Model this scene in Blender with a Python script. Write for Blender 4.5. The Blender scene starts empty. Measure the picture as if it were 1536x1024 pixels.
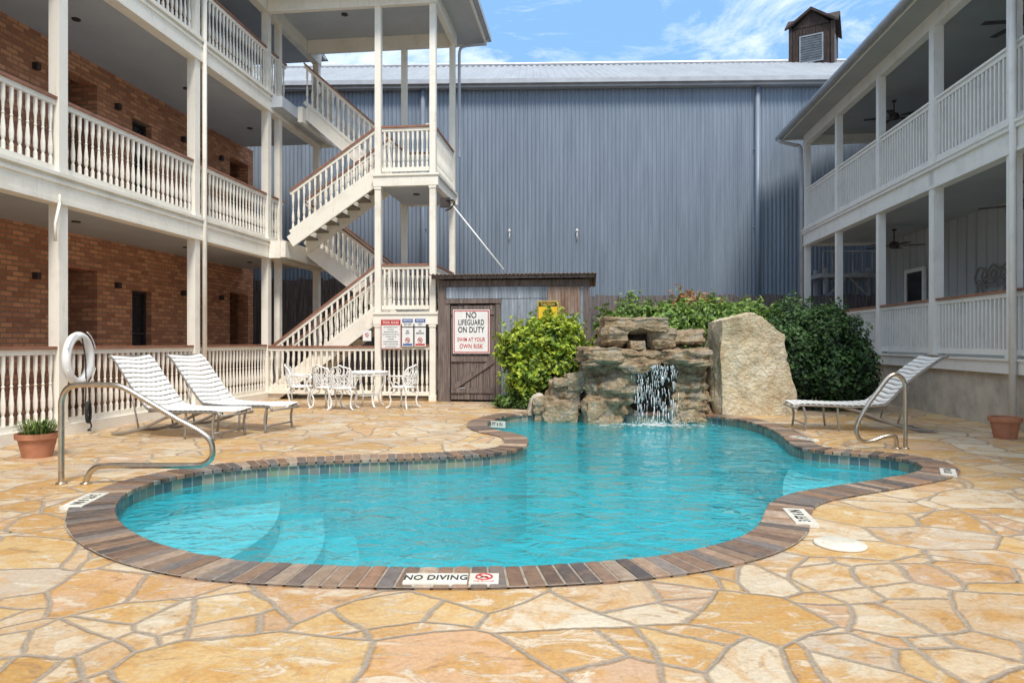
import bpy, bmesh, math, random
from mathutils import Vector, Matrix, noise
from mathutils.geometry import tessellate_polygon
random.seed(7)
scene=bpy.context.scene
COL=scene.collection
TH=math.atan(0.114)
CH=1.35
def gp(px,py):
    Y=CH*1024/(py-512); return Vector(((px-768)/1024*Y,Y))
# ---------------- materials
def nm(name):
    m=bpy.data.materials.new(name); m.use_nodes=True
    nt=m.node_tree; b=nt.nodes['Principled BSDF']; return m,nt,b
def L(nt,a,b): nt.links.new(a,b)
def ramp(nt,stops,interp='LINEAR'):
    r=nt.nodes.new('ShaderNodeValToRGB'); cr=r.color_ramp; cr.interpolation=interp
    while len(cr.elements)<len(stops): cr.elements.new(0.5)
    for e,(p,c) in zip(cr.elements,stops):
        e.position=p; e.color=(c[0],c[1],c[2],1) if not isinstance(c,(int,float)) else (c,c,c,1)
    return r
def mapping(nt,scale=(1,1,1)):
    tc=nt.nodes.new('ShaderNodeTexCoord'); mp=nt.nodes.new('ShaderNodeMapping')
    mp.inputs['Scale'].default_value=scale; L(nt,tc.outputs['Object'],mp.inputs['Vector']); return mp.outputs['Vector']
def noise_t(nt,vec,scale,detail=5,rough=.6,dist=0):
    n=nt.nodes.new('ShaderNodeTexNoise'); n.inputs['Scale'].default_value=scale
    n.inputs['Detail'].default_value=detail; n.inputs['Roughness'].default_value=rough; n.inputs['Distortion'].default_value=dist
    L(nt,vec,n.inputs['Vector']); return n
def bump(nt,b,h,strength=.3,dist=.02):
    bn=nt.nodes.new('ShaderNodeBump'); bn.inputs['Strength'].default_value=strength; bn.inputs['Distance'].default_value=dist
    L(nt,h,bn.inputs['Height']); L(nt,bn.outputs['Normal'],b.inputs['Normal']); return bn
def mat(name,c1,c2=None,scale=3,rough=.6,metal=0,bmp=.15,bd=.01,stretch=(1,1,1),lo=.35,hi=.68,rvar=.1):
    m,nt,b=nm(name)
    if c2 is None: c2=tuple(x*.8 for x in c1)
    v=mapping(nt,stretch); n=noise_t(nt,v,scale,5,.65)
    r=ramp(nt,[(lo,c2),(hi,c1)]); L(nt,n.outputs['Fac'],r.inputs['Fac']); L(nt,r.outputs['Color'],b.inputs['Base Color'])
    b.inputs['Metallic'].default_value=metal
    b.inputs['Roughness'].default_value=rough
    if bmp>.12: 
        n2=noise_t(nt,v,scale*6,3,.6); bump(nt,b,n2.outputs['Fac'],bmp,bd)
    return m
def mixc(nt,fac,a,bb,mode='MIX'):
    mx=nt.nodes.new('ShaderNodeMix'); mx.data_type='RGBA'; mx.blend_type=mode
    for s,v in ((0,fac),(6,a),(7,bb)):
        if hasattr(v,'links'): L(nt,v,mx.inputs[s])
        elif isinstance(v,(int,float)): mx.inputs[s].default_value=v
        else: mx.inputs[s].default_value=(v[0],v[1],v[2],1)
    return mx.outputs[2]
def mth(nt,op,a,bb,c=None):
    m=nt.nodes.new('ShaderNodeMath'); m.operation=op
    for i,v in enumerate((a,bb,c)):
        if v is None: continue
        if hasattr(v,'links'): L(nt,v,m.inputs[i])
        else: m.inputs[i].default_value=v
    return m.outputs[0]
def paint(name,c1,c2,dirt):
    m,nt,b=nm(name); n=noise_t(nt,mapping(nt),2.2,5,.65); r=ramp(nt,[(.25,c2),(.5,c1)]); L(nt,n.outputs['Fac'],r.inputs['Fac'])
    n2=noise_t(nt,mapping(nt,(9,9,1.2)),1.6,5,.75); r2=ramp(nt,[(.58,0),(.78,.55)]); L(nt,n2.outputs['Fac'],r2.inputs['Fac'])
    c=mixc(nt,r2.outputs['Color'],r.outputs['Color'],dirt); L(nt,c,b.inputs['Base Color']); b.inputs['Roughness'].default_value=.5; return m
M_white=paint('white_paint',(.86,.81,.71),(.73,.67,.57),(.42,.36,.28))
M_white2=paint('grey_white_paint',(.77,.76,.72),(.63,.62,.59),(.40,.38,.34))
M_cap=mat('rail_cap_stain',(.36,.16,.10),(.22,.10,.065),5,.5)
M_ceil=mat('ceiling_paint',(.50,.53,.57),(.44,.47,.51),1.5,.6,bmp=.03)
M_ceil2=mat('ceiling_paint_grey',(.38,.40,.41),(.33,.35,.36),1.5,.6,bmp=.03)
M_dark=mat('dark_glass',(.015,.015,.02),(.03,.03,.03),2,.15,bmp=0,rvar=.05)
M_doorb=mat('dark_door_paint',(.05,.035,.03),(.03,.02,.02),3,.5)
M_conc=mat('concrete_base',(.60,.54,.44),(.34,.30,.25),2.5,.85,bmp=.3,lo=.3,hi=.7)
M_ground=mat('gravel_ground',(.3,.27,.2),(.18,.16,.11),4,.95,bmp=.4)
M_steel=mat('brushed_steel',(.62,.55,.45),(.46,.40,.33),20,.28,metal=1,bmp=.02)
M_frame=mat('taupe_metal_frame',(.34,.31,.28),(.27,.24,.21),6,.4,metal=.3,bmp=0)
M_strap=mat('white_strap',(.86,.86,.85),(.78,.78,.76),6,.45,bmp=.02)
M_iron=mat('white_cast_iron',(.86,.86,.84),(.70,.70,.68),8,.4,bmp=.05)
M_orn=mat('bronzed_ornament',(.30,.27,.23),(.2,.18,.15),8,.5,bmp=.05)
M_terra=mat('terracotta',(.50,.22,.12),(.36,.15,.08),6,.75,bmp=.15)
M_signw=mat('sign_white',(.82,.82,.80),(.74,.74,.72),5,.35,bmp=0)
M_tilew=mat('marker_tile_white',(.80,.78,.70),(.58,.55,.46),14,.35,bmp=0)
M_signr=mat('sign_red',(.55,.03,.03),(.48,.03,.03),5,.35,bmp=0)
M_signb=mat('sign_blue',(.02,.10,.36),(.02,.08,.3),5,.35,bmp=0)
M_signy=mat('sign_yellow',(.88,.58,.02),(.78,.50,.02),5,.35,bmp=0)
M_black=mat('black_lettering',(.015,.015,.015),(.02,.02,.02),5,.4,bmp=0)
M_wood=mat('weathered_wood',(.27,.21,.185),(.07,.052,.047),3,.85,bmp=.5,bd=.02,stretch=(9,9,.6),lo=.3,hi=.72)
M_fence=mat('grey_fence_wood',(.22,.19,.18),(.07,.06,.06),3,.9,bmp=.5,bd=.02,stretch=(8,8,.5))
M_cup=mat('cupola_wood',(.07,.042,.03),(.015,.01,.01),4,.85,bmp=.4,stretch=(6,6,.8))
M_louv=mat('grey_louver',(.26,.30,.34),(.18,.20,.22),4,.7)
M_util=mat('galvanised_steel',(.5,.5,.5),(.3,.3,.3),4,.6)
M_gutter=mat('gutter_metal',(.46,.47,.49),(.36,.37,.39),3,.4,metal=.2,bmp=.03)
M_fan=mat('fan_brown',(.05,.035,.03),(.03,.02,.02),4,.5)
M_rope=mat('black_rope',(.02,.02,.02),(.03,.03,.03),9,.8)
M_tread=mat('stair_tread',(.34,.30,.25),(.20,.18,.15),5,.85,bmp=.3)
M_skim=mat('skimmer_plastic',(.74,.71,.62),(.60,.56,.46),7,.5)
def metalsheet(name,c1,c2,rough,metal,rust=0,axis_scale=(.6,.6,.06),streak=.5,dark=0):
    m,nt,b=nm(name); v=mapping(nt,axis_scale); n=noise_t(nt,v,3,5,.7)
    r=ramp(nt,[(.3,c2),(.7,c1)]); L(nt,n.outputs['Fac'],r.inputs['Fac']); c=r.outputs['Color']
    n2=noise_t(nt,mapping(nt,(6,6,.22)),1.5,6,.78); c=mixc(nt,streak,c,n2.outputs['Fac'],'OVERLAY')
    if dark:
        n5=noise_t(nt,mapping(nt,(2.2,2.2,.1)),1.6,5,.7); rr=ramp(nt,[(.56,0),(.74,dark)]); L(nt,n5.outputs['Fac'],rr.inputs['Fac']); c=mixc(nt,rr.outputs['Color'],c,tuple(x*.5 for x in c2))
        n6=noise_t(nt,mapping(nt,(3.1,3.1,.08)),2.1,5,.7); rr=ramp(nt,[(.60,0),(.76,dark)]); L(nt,n6.outputs['Fac'],rr.inputs['Fac']); c=mixc(nt,rr.outputs['Color'],c,tuple(min(1,x*1.5) for x in c1))
    if rust:
        n3=noise_t(nt,mapping(nt,(3,3,.35)),1.6,6,.75); rr=ramp(nt,[(.62-rust*.25,0),(.75-rust*.2,1)]); L(nt,n3.outputs['Fac'],rr.inputs['Fac'])
        c=mixc(nt,rr.outputs['Color'],c,(.20,.11,.065))
    L(nt,c,b.inputs['Base Color']); b.inputs['Roughness'].default_value=rough; b.inputs['Metallic'].default_value=metal
    return m
M_blue=metalsheet('blue_grey_corrugated_metal',(.225,.27,.33),(.175,.215,.27),.5,.1,dark=.5)
M_roof=metalsheet('corrugated_roof_metal',(.35,.37,.40),(.27,.29,.32),.6,.1,axis_scale=(.6,.1,.1))
M_galv=metalsheet('galvanised_sheet',(.42,.47,.54),(.20,.23,.27),.5,.25,rust=.22,axis_scale=(3,3,.5),dark=.6)
M_rust=metalsheet('rusty_sheet',(.40,.33,.29),(.26,.18,.14),.7,.1,rust=.75,axis_scale=(2,2,.6))
M_siding=metalsheet('board_siding_paint',(.46,.48,.48),(.37,.39,.40),.6,0,streak=.25)
def brickmat():
    m,nt,b=nm('tan_brick'); tc=nt.nodes.new('ShaderNodeTexCoord'); s=nt.nodes.new('ShaderNodeSeparateXYZ'); L(nt,tc.outputs['Object'],s.inputs[0])
    c=nt.nodes.new('ShaderNodeCombineXYZ'); L(nt,mth(nt,'ADD',s.outputs['X'],s.outputs['Y']),c.inputs[0]); L(nt,s.outputs['Z'],c.inputs[1])
    br=nt.nodes.new('ShaderNodeTexBrick'); L(nt,c.outputs[0],br.inputs['Vector'])
    br.inputs['Scale'].default_value=1; br.inputs['Brick Width'].default_value=.24; br.inputs['Row Height'].default_value=.088
    br.inputs['Mortar Size'].default_value=.011; br.inputs['Mortar Smooth'].default_value=.1; br.inputs['Bias'].default_value=-.1
    br.inputs['Color1'].default_value=(.70,.33,.17,1); br.inputs['Color2'].default_value=(.36,.13,.07,1); br.inputs['Mortar'].default_value=(.30,.19,.125,1)
    n=noise_t(nt,tc.outputs['Object'],14,4,.7); col=mixc(nt,.35,br.outputs['Color'],n.outputs['Fac'],'OVERLAY')
    L(nt,col,b.inputs['Base Color']); b.inputs['Roughness'].default_value=.85
    bump(nt,b,mth(nt,'SUBTRACT',1,br.outputs['Fac']),.7,.015)
    return m
M_brick=brickmat()
def flagmat():
    m,nt,b=nm('flagstone'); tc=nt.nodes.new('ShaderNodeTexCoord'); O=tc.outputs['Object']
    n0=noise_t(nt,O,.8,1,.5); n01=noise_t(nt,O,10,4,.65)
    def disp(vec,n,amt):
        s=nt.nodes.new('ShaderNodeVectorMath'); s.operation='SUBTRACT'; L(nt,n.outputs['Color'],s.inputs[0]); s.inputs[1].default_value=(.5,.5,.5)
        k=nt.nodes.new('ShaderNodeVectorMath'); k.operation='SCALE'; L(nt,s.outputs[0],k.inputs[0]); k.inputs['Scale'].default_value=amt
        a=nt.nodes.new('ShaderNodeVectorMath'); a.operation='ADD'; L(nt,vec,a.inputs[0]); L(nt,k.outputs[0],a.inputs[1]); return a.outputs[0]
    v=disp(disp(O,n0,.5),n01,.034)
    def voro(sc,offv,sq):
        fl=nt.nodes.new('ShaderNodeVectorMath'); fl.operation='MULTIPLY_ADD'; L(nt,v,fl.inputs[0]); fl.inputs[1].default_value=(sc,sc*sq,0); fl.inputs[2].default_value=offv
        a=nt.nodes.new('ShaderNodeTexVoronoi'); a.voronoi_dimensions='2D'; a.inputs['Scale'].default_value=1; L(nt,fl.outputs[0],a.inputs['Vector'])
        e=nt.nodes.new('ShaderNodeTexVoronoi'); e.voronoi_dimensions='2D'; e.feature='DISTANCE_TO_EDGE'; e.inputs['Scale'].default_value=1; L(nt,fl.outputs[0],e.inputs['Vector'])
        return a.outputs['Color'],mth(nt,'DIVIDE',e.outputs['Distance'],sc)
    cA,eA=voro(1.55,(3.3,1.2,0),1.2); cB,eB=voro(2.35,(7.1,5.4,0),1.0)
    sA=nt.nodes.new('ShaderNodeSeparateColor'); L(nt,cA,sA.inputs[0])
    sel=mth(nt,'GREATER_THAN',sA.outputs[1],.55)
    eBx=mth(nt,'ADD',eB,mth(nt,'MULTIPLY',mth(nt,'SUBTRACT',1,sel),1.0))
    E=mth(nt,'MINIMUM',eA,eBx)
    cid=mixc(nt,sel,cA,cB); cid=mixc(nt,mth(nt,'MULTIPLY',sel,.35),cid,cA)
    sp=nt.nodes.new('ShaderNodeSeparateColor'); L(nt,cid,sp.inputs[0])
    r=ramp(nt,[(0,(.56,.35,.13)),(.16,(.62,.46,.29)),(.28,(.66,.53,.36)),(.40,(.56,.37,.23)),(.50,(.63,.44,.21)),(.60,(.66,.56,.41)),(.70,(.54,.32,.12)),(.80,(.56,.46,.35)),(.9,(.62,.39,.22))],'CONSTANT')
    L(nt,sp.outputs[0],r.inputs['Fac'])
    sh=nt.nodes.new('ShaderNodeVectorMath'); sh.operation='MULTIPLY_ADD'; L(nt,cid,sh.inputs[0]); sh.inputs[1].default_value=(13,17,9); L(nt,O,sh.inputs[2])
    n1=noise_t(nt,sh.outputs[0],2.3,6,.66,1.6); r1=ramp(nt,[(.47,0),(.60,.85)]); L(nt,n1.outputs['Fac'],r1.inputs['Fac'])
    c=mixc(nt,r1.outputs['Color'],r.outputs['Color'],(.56,.31,.09))
    st=nt.nodes.new('ShaderNodeVectorMath'); st.operation='MULTIPLY'; L(nt,sh.outputs[0],st.inputs[0]); st.inputs[1].default_value=(1,1.9,1)
    n2=noise_t(nt,st.outputs[0],3.4,7,.75,1.0); r2=ramp(nt,[(.52,0),(.59,.7)]); L(nt,n2.outputs['Fac'],r2.inputs['Fac'])
    c=mixc(nt,r2.outputs['Color'],c,(.68,.61,.49))
    r3=ramp(nt,[(.35,.75),(.43,0)]); L(nt,n2.outputs['Fac'],r3.inputs['Fac']); c=mixc(nt,r3.outputs['Color'],c,(.36,.22,.12))
    n3=noise_t(nt,O,38,5,.8); c=mixc(nt,.6,c,n3.outputs['Fac'],'OVERLAY')
    n4=noise_t(nt,O,.5,3,.6); r4=ramp(nt,[(.3,(.82,.78,.73)),(.65,(1,1,1))]); L(nt,n4.outputs['Fac'],r4.inputs['Fac']); c=mixc(nt,1,c,r4.outputs['Color'],'MULTIPLY')
    Ew=mth(nt,'ADD',E,mth(nt,'MULTIPLY',mth(nt,'SUBTRACT',n1.outputs['Fac'],.5),-.016))
    mm=ramp(nt,[(.0085,1),(.0125,0)]); L(nt,Ew,mm.inputs['Fac'])
    mr=ramp(nt,[(.3,(.24,.19,.145)),(.7,(.42,.35,.27))]); L(nt,n3.outputs['Fac'],mr.inputs['Fac'])
    ed=ramp(nt,[(.010,.5),(.022,0)]); L(nt,Ew,ed.inputs['Fac']); c=mixc(nt,ed.outputs['Color'],c,(.30,.20,.12))
    c=mixc(nt,mm.outputs['Color'],c,mr.outputs['Color']); L(nt,c,b.inputs['Base Color'])
    rr=ramp(nt,[(.35,.30),(.65,.62)]); L(nt,n2.outputs['Fac'],rr.inputs['Fac']); 
    rx=mixc(nt,mm.outputs['Color'],rr.outputs['Color'],(.9,.9,.9)); L(nt,rx,b.inputs['Roughness'])
    he=ramp(nt,[(.006,0),(.022,1)]); L(nt,E,he.inputs['Fac'])
    h=mth(nt,'MULTIPLY_ADD',r2.outputs['Color'],.3,he.outputs['Color']); h=mth(nt,'MULTIPLY_ADD',n3.outputs['Fac'],.35,h); h=mth(nt,'MULTIPLY_ADD',n1.outputs['Fac'],.8,h)
    bump(nt,b,h,.75,.014); return m
M_flag=flagmat()
def attrmat(name,rough=.6,transl=0,nscale=18,spec=.5,bmp=.3):
    m,nt,b=nm(name); a=nt.nodes.new('ShaderNodeAttribute'); a.attribute_name='Col'; c=a.outputs['Color']
    b.inputs['Roughness'].default_value=rough; b.inputs['Specular IOR Level'].default_value=spec
    if bmp:
        n=noise_t(nt,mapping(nt),nscale,5,.75); c=mixc(nt,.8,c,n.outputs['Fac'],'OVERLAY'); bump(nt,b,n.outputs['Fac'],bmp,.01)
        n2=noise_t(nt,mapping(nt),7,4,.7); rr=ramp(nt,[(.5,0),(.66,.55)]); L(nt,n2.outputs['Fac'],rr.inputs['Fac']); c=mixc(nt,rr.outputs['Color'],c,(.25,.15,.085))
    L(nt,c,b.inputs['Base Color'])
    if transl:
        out=nt.nodes['Material Output']; t=nt.nodes.new('ShaderNodeBsdfTranslucent'); L(nt,c,t.inputs['Color'])
        mx=nt.nodes.new('ShaderNodeMixShader'); mx.inputs[0].default_value=transl; L(nt,b.outputs[0],mx.inputs[1]); L(nt,t.outputs[0],mx.inputs[2]); L(nt,mx.outputs[0],out.inputs['Surface'])
    return m
M_coping=attrmat('coping_brick',.45,bmp=.5)
M_leaf=attrmat('leaves',.45,.3,6,.4,0)
M_mortar=mat('coping_mortar',(.40,.34,.27),(.24,.20,.16),20,.9)
def rockmat(name,stops,scale=1.6,b1=.8):
    m,nt,b=nm(name); v=mapping(nt); n=noise_t(nt,v,scale,7,.68,.6); r=ramp(nt,stops); L(nt,n.outputs['Fac'],r.inputs['Fac'])
    n2=noise_t(nt,mapping(nt,(1,1,1.6)),8,7,.78); c=mixc(nt,1,r.outputs['Color'],n2.outputs['Fac'],'OVERLAY')
    n7=noise_t(nt,mapping(nt,(2.4,2.4,.7)),1.6,5,.7); r7=ramp(nt,[(.5,0),(.68,.6)]); L(nt,n7.outputs['Fac'],r7.inputs['Fac']); c=mixc(nt,r7.outputs['Color'],c,tuple(x*.55 for x in stops[1][1]))
    vo=nt.nodes.new('ShaderNodeTexVoronoi'); vo.inputs['Scale'].default_value=16; L(nt,v,vo.inputs['Vector'])
    L(nt,c,b.inputs['Base Color']); b.inputs['Roughness'].default_value=.88
    bump(nt,b,mth(nt,'MULTIPLY_ADD',vo.outputs['Distance'],.35,n2.outputs['Fac']),b1,.11); return m
M_rock=rockmat('limestone_rock',[(.3,(.14,.10,.07)),(.42,(.40,.28,.16)),(.52,(.54,.42,.27)),(.60,(.44,.40,.33)),(.66,(.56,.40,.22)),(.74,(.66,.58,.44))],2.8,1)
M_bould=rockmat('pale_boulder_stone',[(.3,(.50,.35,.18)),(.42,(.66,.54,.35)),(.6,(.74,.65,.48)),(.75,(.76,.69,.55))],1.5,.8)
M_darkrock=rockmat('dark_rock',[(.3,(.03,.027,.02)),(.5,(.12,.09,.06)),(.7,(.28,.22,.15))],3)  # near-black to brown stone for cave back, inner gap and base rock
# pool
M_plast=mat('pool_plaster',(.03,.52,.60),(.02,.45,.53),1.2,.8,bmp=0,lo=.3,hi=.7)
M_shelf=mat('pool_step_plaster',(.34,.80,.88),(.26,.74,.83),2,.8,bmp=0)
M_s2=mat('pool_step2',(.16,.68,.77),(.12,.62,.71),2,.8,bmp=0)
M_s3=mat('pool_step3',(.07,.58,.67),(.055,.53,.62),2,.8,bmp=0)
def tilemat():
    m,nt,b=nm('waterline_tile'); tc=nt.nodes.new('ShaderNodeTexCoord'); br=nt.nodes.new('ShaderNodeTexBrick'); L(nt,tc.outputs['UV'],br.inputs['Vector']); br.offset=0
    br.inputs['Scale'].default_value=1; br.inputs['Brick Width'].default_value=.11; br.inputs['Row Height'].default_value=.11; br.inputs['Mortar Size'].default_value=.006
    br.inputs['Color1'].default_value=(.28,.26,.18,1); br.inputs['Color2'].default_value=(.05,.11,.12,1); br.inputs['Mortar'].default_value=(.3,.3,.26,1)
    n=noise_t(nt,tc.outputs['Object'],8,5,.6); c=mixc(nt,.5,br.outputs['Color'],n.outputs['Color'],'SOFT_LIGHT'); L(nt,c,b.inputs['Base Color']); b.inputs['Roughness'].default_value=.3; return m
M_tile=tilemat()
def watermat():
    m=bpy.data.materials.new('pool_water'); m.use_nodes=True; nt=m.node_tree; nt.nodes.clear()
    out=nt.nodes.new('ShaderNodeOutputMaterial'); t=nt.nodes.new('ShaderNodeBsdfTransparent'); t.inputs['Color'].default_value=(.88,.99,1,1)
    g=nt.nodes.new('ShaderNodeBsdfGlossy'); g.inputs['Roughness'].default_value=.03; g.inputs['Color'].default_value=(1,1,1,1)
    df=nt.nodes.new('ShaderNodeBsdfDiffuse'); df.inputs['Color'].default_value=(.02,.50,.59,1)
    m0=nt.nodes.new('ShaderNodeMixShader'); m0.inputs[0].default_value=.40; L(nt,t.outputs[0],m0.inputs[1]); L(nt,df.outputs[0],m0.inputs[2])
    f=nt.nodes.new('ShaderNodeFresnel'); f.inputs['IOR'].default_value=1.36
    v=mapping(nt,(1,1.25,1)); n=noise_t(nt,v,4.5,3,.55,.8); n2=noise_t(nt,v,1.2,1,.5,.3); h=mth(nt,'MULTIPLY_ADD',n2.outputs['Fac'],1.6,n.outputs['Fac'])
    bn=nt.nodes.new('ShaderNodeBump'); bn.inputs['Strength'].default_value=.7; bn.inputs['Distance'].default_value=.075; L(nt,h,bn.inputs['Height'])
    L(nt,bn.outputs[0],g.inputs['Normal']); L(nt,bn.outputs[0],f.inputs['Normal'])
    mx=nt.nodes.new('ShaderNodeMixShader'); L(nt,f.outputs[0],mx.inputs[0]); L(nt,m0.outputs[0],mx.inputs[1]); L(nt,g.outputs[0],mx.inputs[2]); L(nt,mx.outputs[0],out.inputs['Surface']); return m
M_water=watermat()
m,nt,b=nm('falling_water'); M_fall=m; b.inputs['Base Color'].default_value=(.80,.86,.88,1); b.inputs['Roughness'].default_value=.1

# ---------------- mesh builder
class MB:
    def __init__(s): s.v=[];s.f=[];s.c=[]
    def add(s,vs,fs,col=None):
        o=len(s.v); s.v+= [tuple(v) for v in vs]; s.f+=[tuple(i+o for i in f) for f in fs]
        s.c+= [col]*len(fs)
    def box(s,x0,x1,y0,y1,z0,z1,col=None):
        s.add([(x0,y0,z0),(x1,y0,z0),(x1,y1,z0),(x0,y1,z0),(x0,y0,z1),(x1,y0,z1),(x1,y1,z1),(x0,y1,z1)],
              [(0,3,2,1),(4,5,6,7),(0,1,5,4),(1,2,6,5),(2,3,7,6),(3,0,4,7)],col)
    def beam(s,p0,p1,w,h,col=None,up=Vector((0,0,1))):
        p0=Vector(p0);p1=Vector(p1); d=(p1-p0).normalized(); sd=d.cross(up)
        if sd.length<1e-4: sd=Vector((1,0,0))
        sd.normalize(); u=sd.cross(d); a=sd*w/2; b=u*h/2
        s.add([p0-a-b,p0+a-b,p0+a+b,p0-a+b,p1-a-b,p1+a-b,p1+a+b,p1-a+b],[(0,1,2,3),(7,6,5,4),(0,4,5,1),(1,5,6,2),(2,6,7,3),(3,7,4,0)],col)
    def lathe(s,x,y,z,prof,n=6,col=None):
        vs=[];fs=[]
        for (r,h) in prof:
            for i in range(n):
                a=2*math.pi*i/n; vs.append((x+r*math.cos(a),y+r*math.sin(a),z+h))
        for j in range(len(prof)-1):
            for i in range(n):
                k=(i+1)%n; fs.append((j*n+i,j*n+k,(j+1)*n+k,(j+1)*n+i))
        fs.append(tuple(range(n))[::-1]); fs.append(tuple((len(prof)-1)*n+i for i in range(n)))
        s.add(vs,fs,col)
    def tube(s,pts,r,n=8,closed=False,col=None):
        pts=[Vector(p) for p in pts]; m=len(pts); vs=[];fs=[]
        u=None
        for i,p in enumerate(pts):
            if closed: d=pts[(i+1)%m]-pts[i-1]
            else: d=pts[min(i+1,m-1)]-pts[max(i-1,0)]
            d.normalize()
            if u is None:
                u=d.orthogonal().normalized()
            u=(u-d*u.dot(d)); u.normalize(); w=d.cross(u)
            for k in range(n):
                a=2*math.pi*k/n; vs.append(p+u*r*math.cos(a)+w*r*math.sin(a))
        for i in range(m if closed else m-1):
            for k in range(n):
                kk=(k+1)%n; j=(i+1)%m; fs.append((i*n+k,i*n+kk,j*n+kk,j*n+k))
        if not closed: fs.append(tuple(range(n))[::-1]); fs.append(tuple((m-1)*n+i for i in range(n)))
        s.add(vs,fs,col)
    def obj(s,name,mt,parent=None,smooth=False,loc=None,rot=None,bevel=0):
        me=bpy.data.meshes.new(name); me.from_pydata(s.v,[],s.f); me.update()
        if any(c is not None for c in s.c):
            ca=me.color_attributes.new(name='Col',type='FLOAT_COLOR',domain='CORNER'); data=[]
            for p,c in zip(me.polygons,s.c):
                c=c or (.5,.5,.5); data+= [c[0],c[1],c[2],1]*p.loop_total
            ca.data.foreach_set('color',data)
        me.materials.append(mt)
        if smooth: me.polygons.foreach_set('use_smooth',[True]*len(me.polygons))
        o=bpy.data.objects.new(name,me); COL.objects.link(o)
        if parent: o.parent=parent
        if loc is not None: o.location=loc
        if rot is not None: o.rotation_euler=rot
        if bevel:
            b=o.modifiers.new('bevel','BEVEL'); b.width=bevel; b.segments=2; b.limit_method='ANGLE'
        return o
def empty(name,loc=(0,0,0),rz=0,parent=None):
    o=bpy.data.objects.new(name,None); COL.objects.link(o); o.location=loc; o.rotation_euler=(0,0,rz); o.empty_display_size=.1
    if parent: o.parent=parent
    return o
def cr(pts,n=8,closed=False):
    pts=[Vector(p) for p in pts]; m=len(pts); out=[]
    for i in range(m if closed else m-1):
        if closed: a,b,c,d=pts[i-1],pts[i],pts[(i+1)%m],pts[(i+2)%m]
        else: a,b,c,d=pts[max(i-1,0)],pts[i],pts[i+1],pts[min(i+2,m-1)]
        for k in range(n):
            t=k/n; out.append(.5*((2*b)+(c-a)*t+(2*a-5*b+4*c-d)*t*t+(3*b-a-3*c+d)*t**3))
    if not closed: out.append(pts[-1])
    return out
def text(body,loc,size,mt,parent=None,rot=(math.pi/2,0,0),sx=1.0,bold=.0,name='lettering'):
    cu=bpy.data.curves.new(name,'FONT'); cu.body=body; cu.size=size; cu.align_x='CENTER'; cu.align_y='CENTER'; cu.extrude=.0012; cu.offset=bold
    if bold: cu.space_character=1.06
    cu.materials.append(mt); o=bpy.data.objects.new(name,cu); COL.objects.link(o); o.location=loc; o.rotation_euler=rot; o.scale=(sx,1,1)
    if parent: o.parent=parent
    return o
BAL=[(.028,0),(.028,.16),(.015,.19),(.028,.24),(.032,.34),(.019,.52),(.014,.56),(.024,.58),(.014,.6),(.018,.7),(.029,.8),(.028,.84),(.028,1)]
def rail(W,C,p0,p1,h=1.1,sp=.125,gap=.13,capw=.12,simple=False):
    p0=Vector(p0);p1=Vector(p1); Z=Vector((0,0,1))
    C.beam(p0+Z*(h-.02),p1+Z*(h-.02),capw,.04)
    W.beam(p0+Z*(h-.08),p1+Z*(h-.08),.06,.075); W.beam(p0+Z*gap,p1+Z*gap,.06,.09)
    hd=Vector((p1.x-p0.x,p1.y-p0.y,0)).length; n=max(1,int(hd/sp))
    hh=h-.12-gap
    for i in range(n):
        t=(i+.5)/n; q=p0.lerp(p1,t)
        if simple: W.box(q.x-.02,q.x+.02,q.y-.02,q.y+.02,q.z+gap,q.z+gap+hh)
        else: W.lathe(q.x,q.y,q.z+gap,[(r,z*hh) for r,z in BAL],6)

# ---------------- pool outline
IN=[(172,785),(200,806),(250,826),(330,843),(420,851),(520,855),(640,857),(760,856),(860,851),(960,843),(1040,831),(1100,816),(1138,798),(1150,780),(1156,763),(1172,750),(1212,739),(1262,731),(1320,722),(1368,713),(1390,704),(1372,693),(1322,685),(1250,679),(1203,673),(1186,664),(1172,652),(1148,640),(1110,630),(1060,624),(1000,622),(900,621),(830,620),(775,622),(738,630),(728,638),(742,646),(776,653),(790,662),(780,673),(740,681),(650,687),(560,690),(460,694),(380,700),(300,709),(235,722),(190,739),(168,760)]
wp=[gp(*p) for p in IN]
raw=cr([(p.x,p.y,0) for p in wp],12,True)
def resample(pts,step):
    n=len(pts); acc=[0]
    for i in range(n): acc.append(acc[-1]+(pts[(i+1)%n]-pts[i]).length)
    T=acc[-1]; k=int(T/step); out=[];j=0
    for i in range(k):
        s=T*i/k
        while acc[j+1]<s: j+=1
        t=(s-acc[j])/max(1e-9,acc[j+1]-acc[j]); out.append(pts[j].lerp(pts[(j+1)%n],t))
    return out,T
C0,T=resample(raw,.05)
for _ in range(8):
    n=len(C0); C0=[(C0[i-1]+C0[i]*2+C0[(i+1)%n])/4 for i in range(n)]
NC=len(C0)
area=sum(C0[i].x*C0[(i+1)%NC].y-C0[(i+1)%NC].x*C0[i].y for i in range(NC))/2
sg=1 if area>0 else -1
def nrm(i,w=3):
    d=(C0[(i+w)%NC]-C0[(i-w)%NC]).normalized(); return Vector((d.y,-d.x,0))*sg
NR=[nrm(i) for i in range(NC)]
def off(i,d,z): 
    p=C0[i%NC]+NR[i%NC]*d; return Vector((p.x,p.y,z))
pool=empty('swimming_pool')
def ringfill(outer,hole,name,mt,parent=None):
    tris=tessellate_polygon([outer,hole]); allp=outer+hole; B=MB(); 
    fs=[]
    for t in tris:
        a,b,c=[allp[i] for i in t]
        fs.append(tuple(t) if (b-a).cross(c-a).z>0 else tuple(reversed(t)))
    B.add(allp,fs); return B.obj(name,mt,parent)
hole=[off(i,.1,0) for i in range(0,NC,2)]
PX0,PX1,PY0,PY1=-14,18,-8,24
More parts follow.
